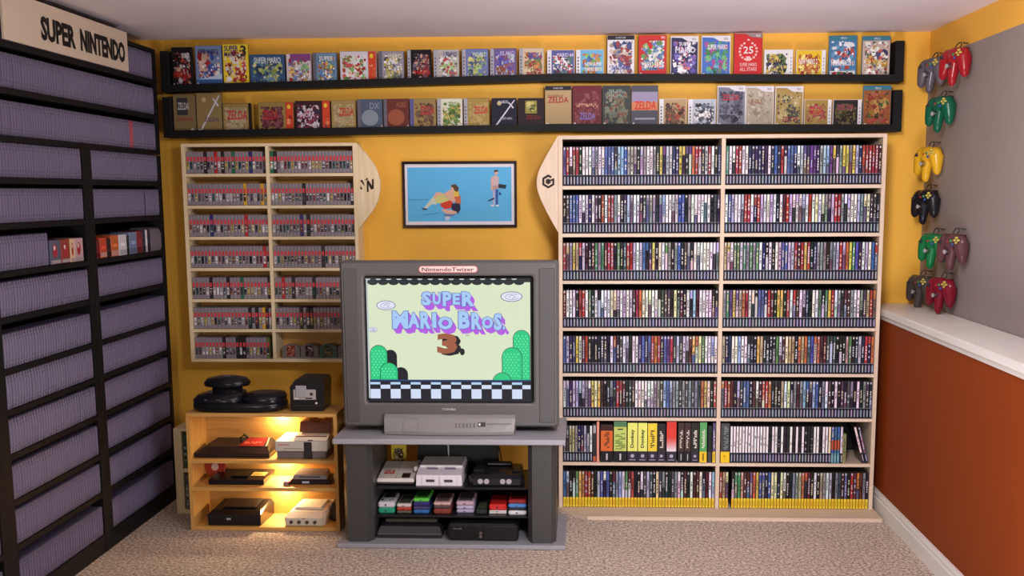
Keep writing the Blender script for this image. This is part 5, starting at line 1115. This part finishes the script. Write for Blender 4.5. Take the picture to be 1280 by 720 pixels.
for q, (z, k) in enumerate(((.2345, 'e'), (.2345, 'a'), (.2345, 'k'), (.0206, 'a'), (.0206, 'k'), (.0206, 'a'))):
    x0 = a + .043 + (q % 3) * .0195; mb = MB()
    mb.box(x0, x0 + .0185, ya + .012, ya + .12, z, z + .175, {'e': (60, 90, 60), 'a': (110, 106, 110), 'k': (40, 40, 44)}[k], 0, .002)
    A = Art(mb, lambda u, v, h: (x0 + u, ya + .012 - h, z + v), .0002, 1)
    for w in range(9): A.rect(.004, .02 + w * .016, .0145, .03 + w * .016, rng.choice([(190, 186, 180), (60, 60, 70), (130, 150, 120)]), w == 0)
    tag(obj('tall_game_case', mb, [PLAS, PRINT], loc=(x0, ya, z)), '%s patterned case, %s from left on the %s of the low pine case' % ({'e': 'dark green', 'a': 'grey', 'k': 'black'}[k], ORD[q % 3], 'upper shelf' if q < 3 else 'floor'), 'tall game case', 'patterned cases in the low pine case')

# ------------------------------------------------------------------ three-pronged controllers on the right wall
def controller(cy, cz, c, lab, sc=1.0, dots=(206, 190, 90), tilt=0.0):
    cz -= .004; cy -= .065; X = XR - .001
    t = thing('game_controller', lab, 'game controller', (X, cy, cz), 'three-pronged controllers on the grey wall')
    ct, st = cos(tilt), sin(tilt)
    def xf(q):   # local (r, u, n): right, up, out of the wall
        r, u, n = q; r, u = r * ct - u * st, r * st + u * ct
        r, n = r * .93 + n * .34 - .012, n * .94 - r * .34 + .020   # it hangs turned a little out of the wall
        return (X - .008 - n * sc, cy - r * sc, cz + u * sc)
    dc = tuple(int(v * .7) for v in c)
    mb = MB(); mb.xf = xf
    # body: a swept outline with three prongs, domed
    mb.ell((0, .026, .028), (.060, .044, .030), c, 20, 12)
    for s in (-1, 1):
        mb.ell((s * .048, .022, .027), (.042, .044, .029), c, 18, 12)
        P_ = [(s * .055, .02, .026), (s * .064, -.010, .028), (s * .071, -.035, .031), (s * .074, -.056, .032), (s * .075, -.068, .030)]
        mb.tube(P_, [.036, .030, .023, .018, .007], c, 14)
    mb.tube([(0, .02, .026), (0, -.02, .032), (0, -.060, .038), (0, -.088, .040), (0, -.102, .038)], [.032, .026, .021, .018, .007], c, 14)
    for s in (-1, 1): mb.box(s * .052 - .018, s * .052 + .018, .050, .066, .006, .034, dc, 0, .006)
    obj('body', mb, GLOSS, t)
    mb = MB(); mb.xf = xf; mb.lathe([(.016, .052), (.017, .058), (.012, .059)], (0, -.014, 0), 'z', dc, 16); mb.lathe([(.004, .056), (.004, .068), (.010, .070), (.010, .074)], (0, -.014, 0), 'z', (170, 166, 166), 14); obj('stick', mb, PLAS, t)
    for du, dv in ((0, .011), (0, -.011), (.011, 0), (-.011, 0)):
        mb = MB(); mb.xf = xf; mb.lathe([(.0052, .050), (.0052, .0595), (.003, .061)], (.055 + du, .040 + dv, 0), 'z', dots, 12); obj('yellow_button', mb, PLAS, t)
    for du, dv, cc in ((.030, .020, (50, 80, 150)), (.020, .036, (60, 130, 80))):
        mb = MB(); mb.xf = xf; mb.lathe([(.0062, .050), (.0062, .0595), (.004, .061)], (du, dv, 0), 'z', cc, 12); obj('round_button', mb, PLAS, t)
    mb = MB(); mb.xf = xf; mb.lathe([(.005, .054), (.005, .0605), (.003, .062)], (0, .032, 0), 'z', (170, 40, 40), 12); obj('start_button', mb, PLAS, t)
    mb = MB(); mb.xf = xf; mb.box(-.067, -.043, .024, .032, .050, .060, (44, 42, 44), 0, .001); mb.box(-.059, -.051, .016, .040, .050, .060, (44, 42, 44), 0, .001); obj('direction_pad', mb, PLAS, t)
    mb = MB(); mb.xf = xf; mb.tube([(-.014, .060, .022), (-.018, .078, .012), (-.009, .092, .006), (.009, .092, .006), (.018, .078, .012), (.014, .060, .022)], .0026, (34, 30, 32), 8); obj('cable_loop', mb, PLAS, t)
    mb = MB(); mb.tube([(X + .001, cy, cz + .088 * sc), (X - .020, cy, cz + .089 * sc), (X - .024, cy, cz + .094 * sc)], .0028, (120, 116, 116), 8); obj('hook', mb, METAL, t)
for a in ((-.160, 2.185, (98, 90, 98), 'grey three-pronged controller, topmost nearest the corner'), (-.475, 2.190, (160, 26, 34), 'bright red three-pronged controller beside the topmost grey one'),
          (-.305, 1.990, (14, 92, 66), 'teal green three-pronged controller under the red one'), (-.165, 1.760, (222, 170, 36), 'yellow three-pronged controller hanging by the corner'),
          (-.150, 1.552, (26, 26, 34), 'black three-pronged controller below the yellow one'), (-.290, 1.342, (22, 116, 66), 'leaf green three-pronged controller with a wire loop, below the black one'),
          (-.565, 1.352, (92, 56, 60), 'brownish three-pronged controller right of the leaf green one'), (-.130, 1.128, (74, 66, 66), 'dark grey three-pronged controller, lowest by the corner'), (-.435, 1.140, (128, 20, 42), 'dark red three-pronged controller above the counter')):
    controller(*a, 1.0)

# ------------------------------------------------------------------ light
def area(name, loc, target, size, energy, col, sy=None):
    from mathutils import Vector
    L = bpy.data.lights.new(name, 'AREA'); L.energy = energy; L.size = size; L.color = col
    if sy: L.shape = 'RECTANGLE'; L.size_y = sy
    o = bpy.data.objects.new(name, L); COL.objects.link(o); o.location = loc
    o.rotation_euler = (Vector(target) - Vector(loc)).to_track_quat('-Z', 'Y').to_euler()
    return o
def bulb(name, loc, r, e, col):
    L = bpy.data.lights.new(name, 'POINT'); L.energy = e; L.shadow_soft_size = r; L.color = col
    o = bpy.data.objects.new(name, L); COL.objects.link(o); o.location = loc
def spot(name, loc, target, ang, e, col, r=.1):
    from mathutils import Vector
    L = bpy.data.lights.new(name, 'SPOT'); L.energy = e; L.shadow_soft_size = r; L.color = col; L.spot_size = R(ang); L.spot_blend = 1.0
    o = bpy.data.objects.new(name, L); COL.objects.link(o); o.location = loc
    o.rotation_euler = (Vector(target) - Vector(loc)).to_track_quat('-Z', 'Y').to_euler()
spot('ceiling_spotlight', (.3, -3.3, 2.3), (.25, 0, 1.45), 92, 225, (1.0, .96, .97), .2)
bulb('ceiling_globe_lamp', (.8, -2.2, 2.2), .12, 24, (1.0, .95, 1.0))
bulb('lamp_by_left_wall', (-1.7, -2.9, 1.12), .10, 20, (1.0, .88, .70))
area('ceiling_fill', (.7, -3.1, .30), (.6, -.6, 2.4), .9, 40, (.98, .93, 1.0))  # soft fill added below the view to brighten the ceiling and upper wall

w = bpy.data.worlds.new('world'); SC.world = w; w.use_nodes = True
w.node_tree.nodes['Background'].inputs['Color'].default_value = (.9, .88, 1.0, 1); w.node_tree.nodes['Background'].inputs['Strength'].default_value = .08

# ------------------------------------------------------------------ camera
cam = bpy.data.cameras.new('camera'); co = bpy.data.objects.new('camera', cam); COL.objects.link(co)
F, PITCH, YAW, ROLL, D, HH, CX, CY = 1313.27, .137277, .0430297, -.00450140, 5.52819, 1.60850, 670.023, 422.650
cam.sensor_width = 36; cam.lens = F / 1280 * 36
cam.shift_x = (640 - CX) / 1280; cam.shift_y = (CY - 360) / 1280
from mathutils import Matrix
co.matrix_world = Matrix.Translation((0, -D, HH)) @ Matrix.Rotation(YAW, 4, 'Z') @ Matrix.Rotation(pi / 2 - PITCH, 4, 'X') @ Matrix.Rotation(ROLL, 4, 'Z')
cam.clip_start = .05; SC.camera = co
SC.view_settings.view_transform = 'Standard'; SC.view_settings.look = 'None'
SC.view_settings.exposure = 0; SC.view_settings.gamma = 1; SC.view_settings.use_curve_mapping = False
SC.cycles.use_denoising = True
SC.cycles.max_bounces = 8
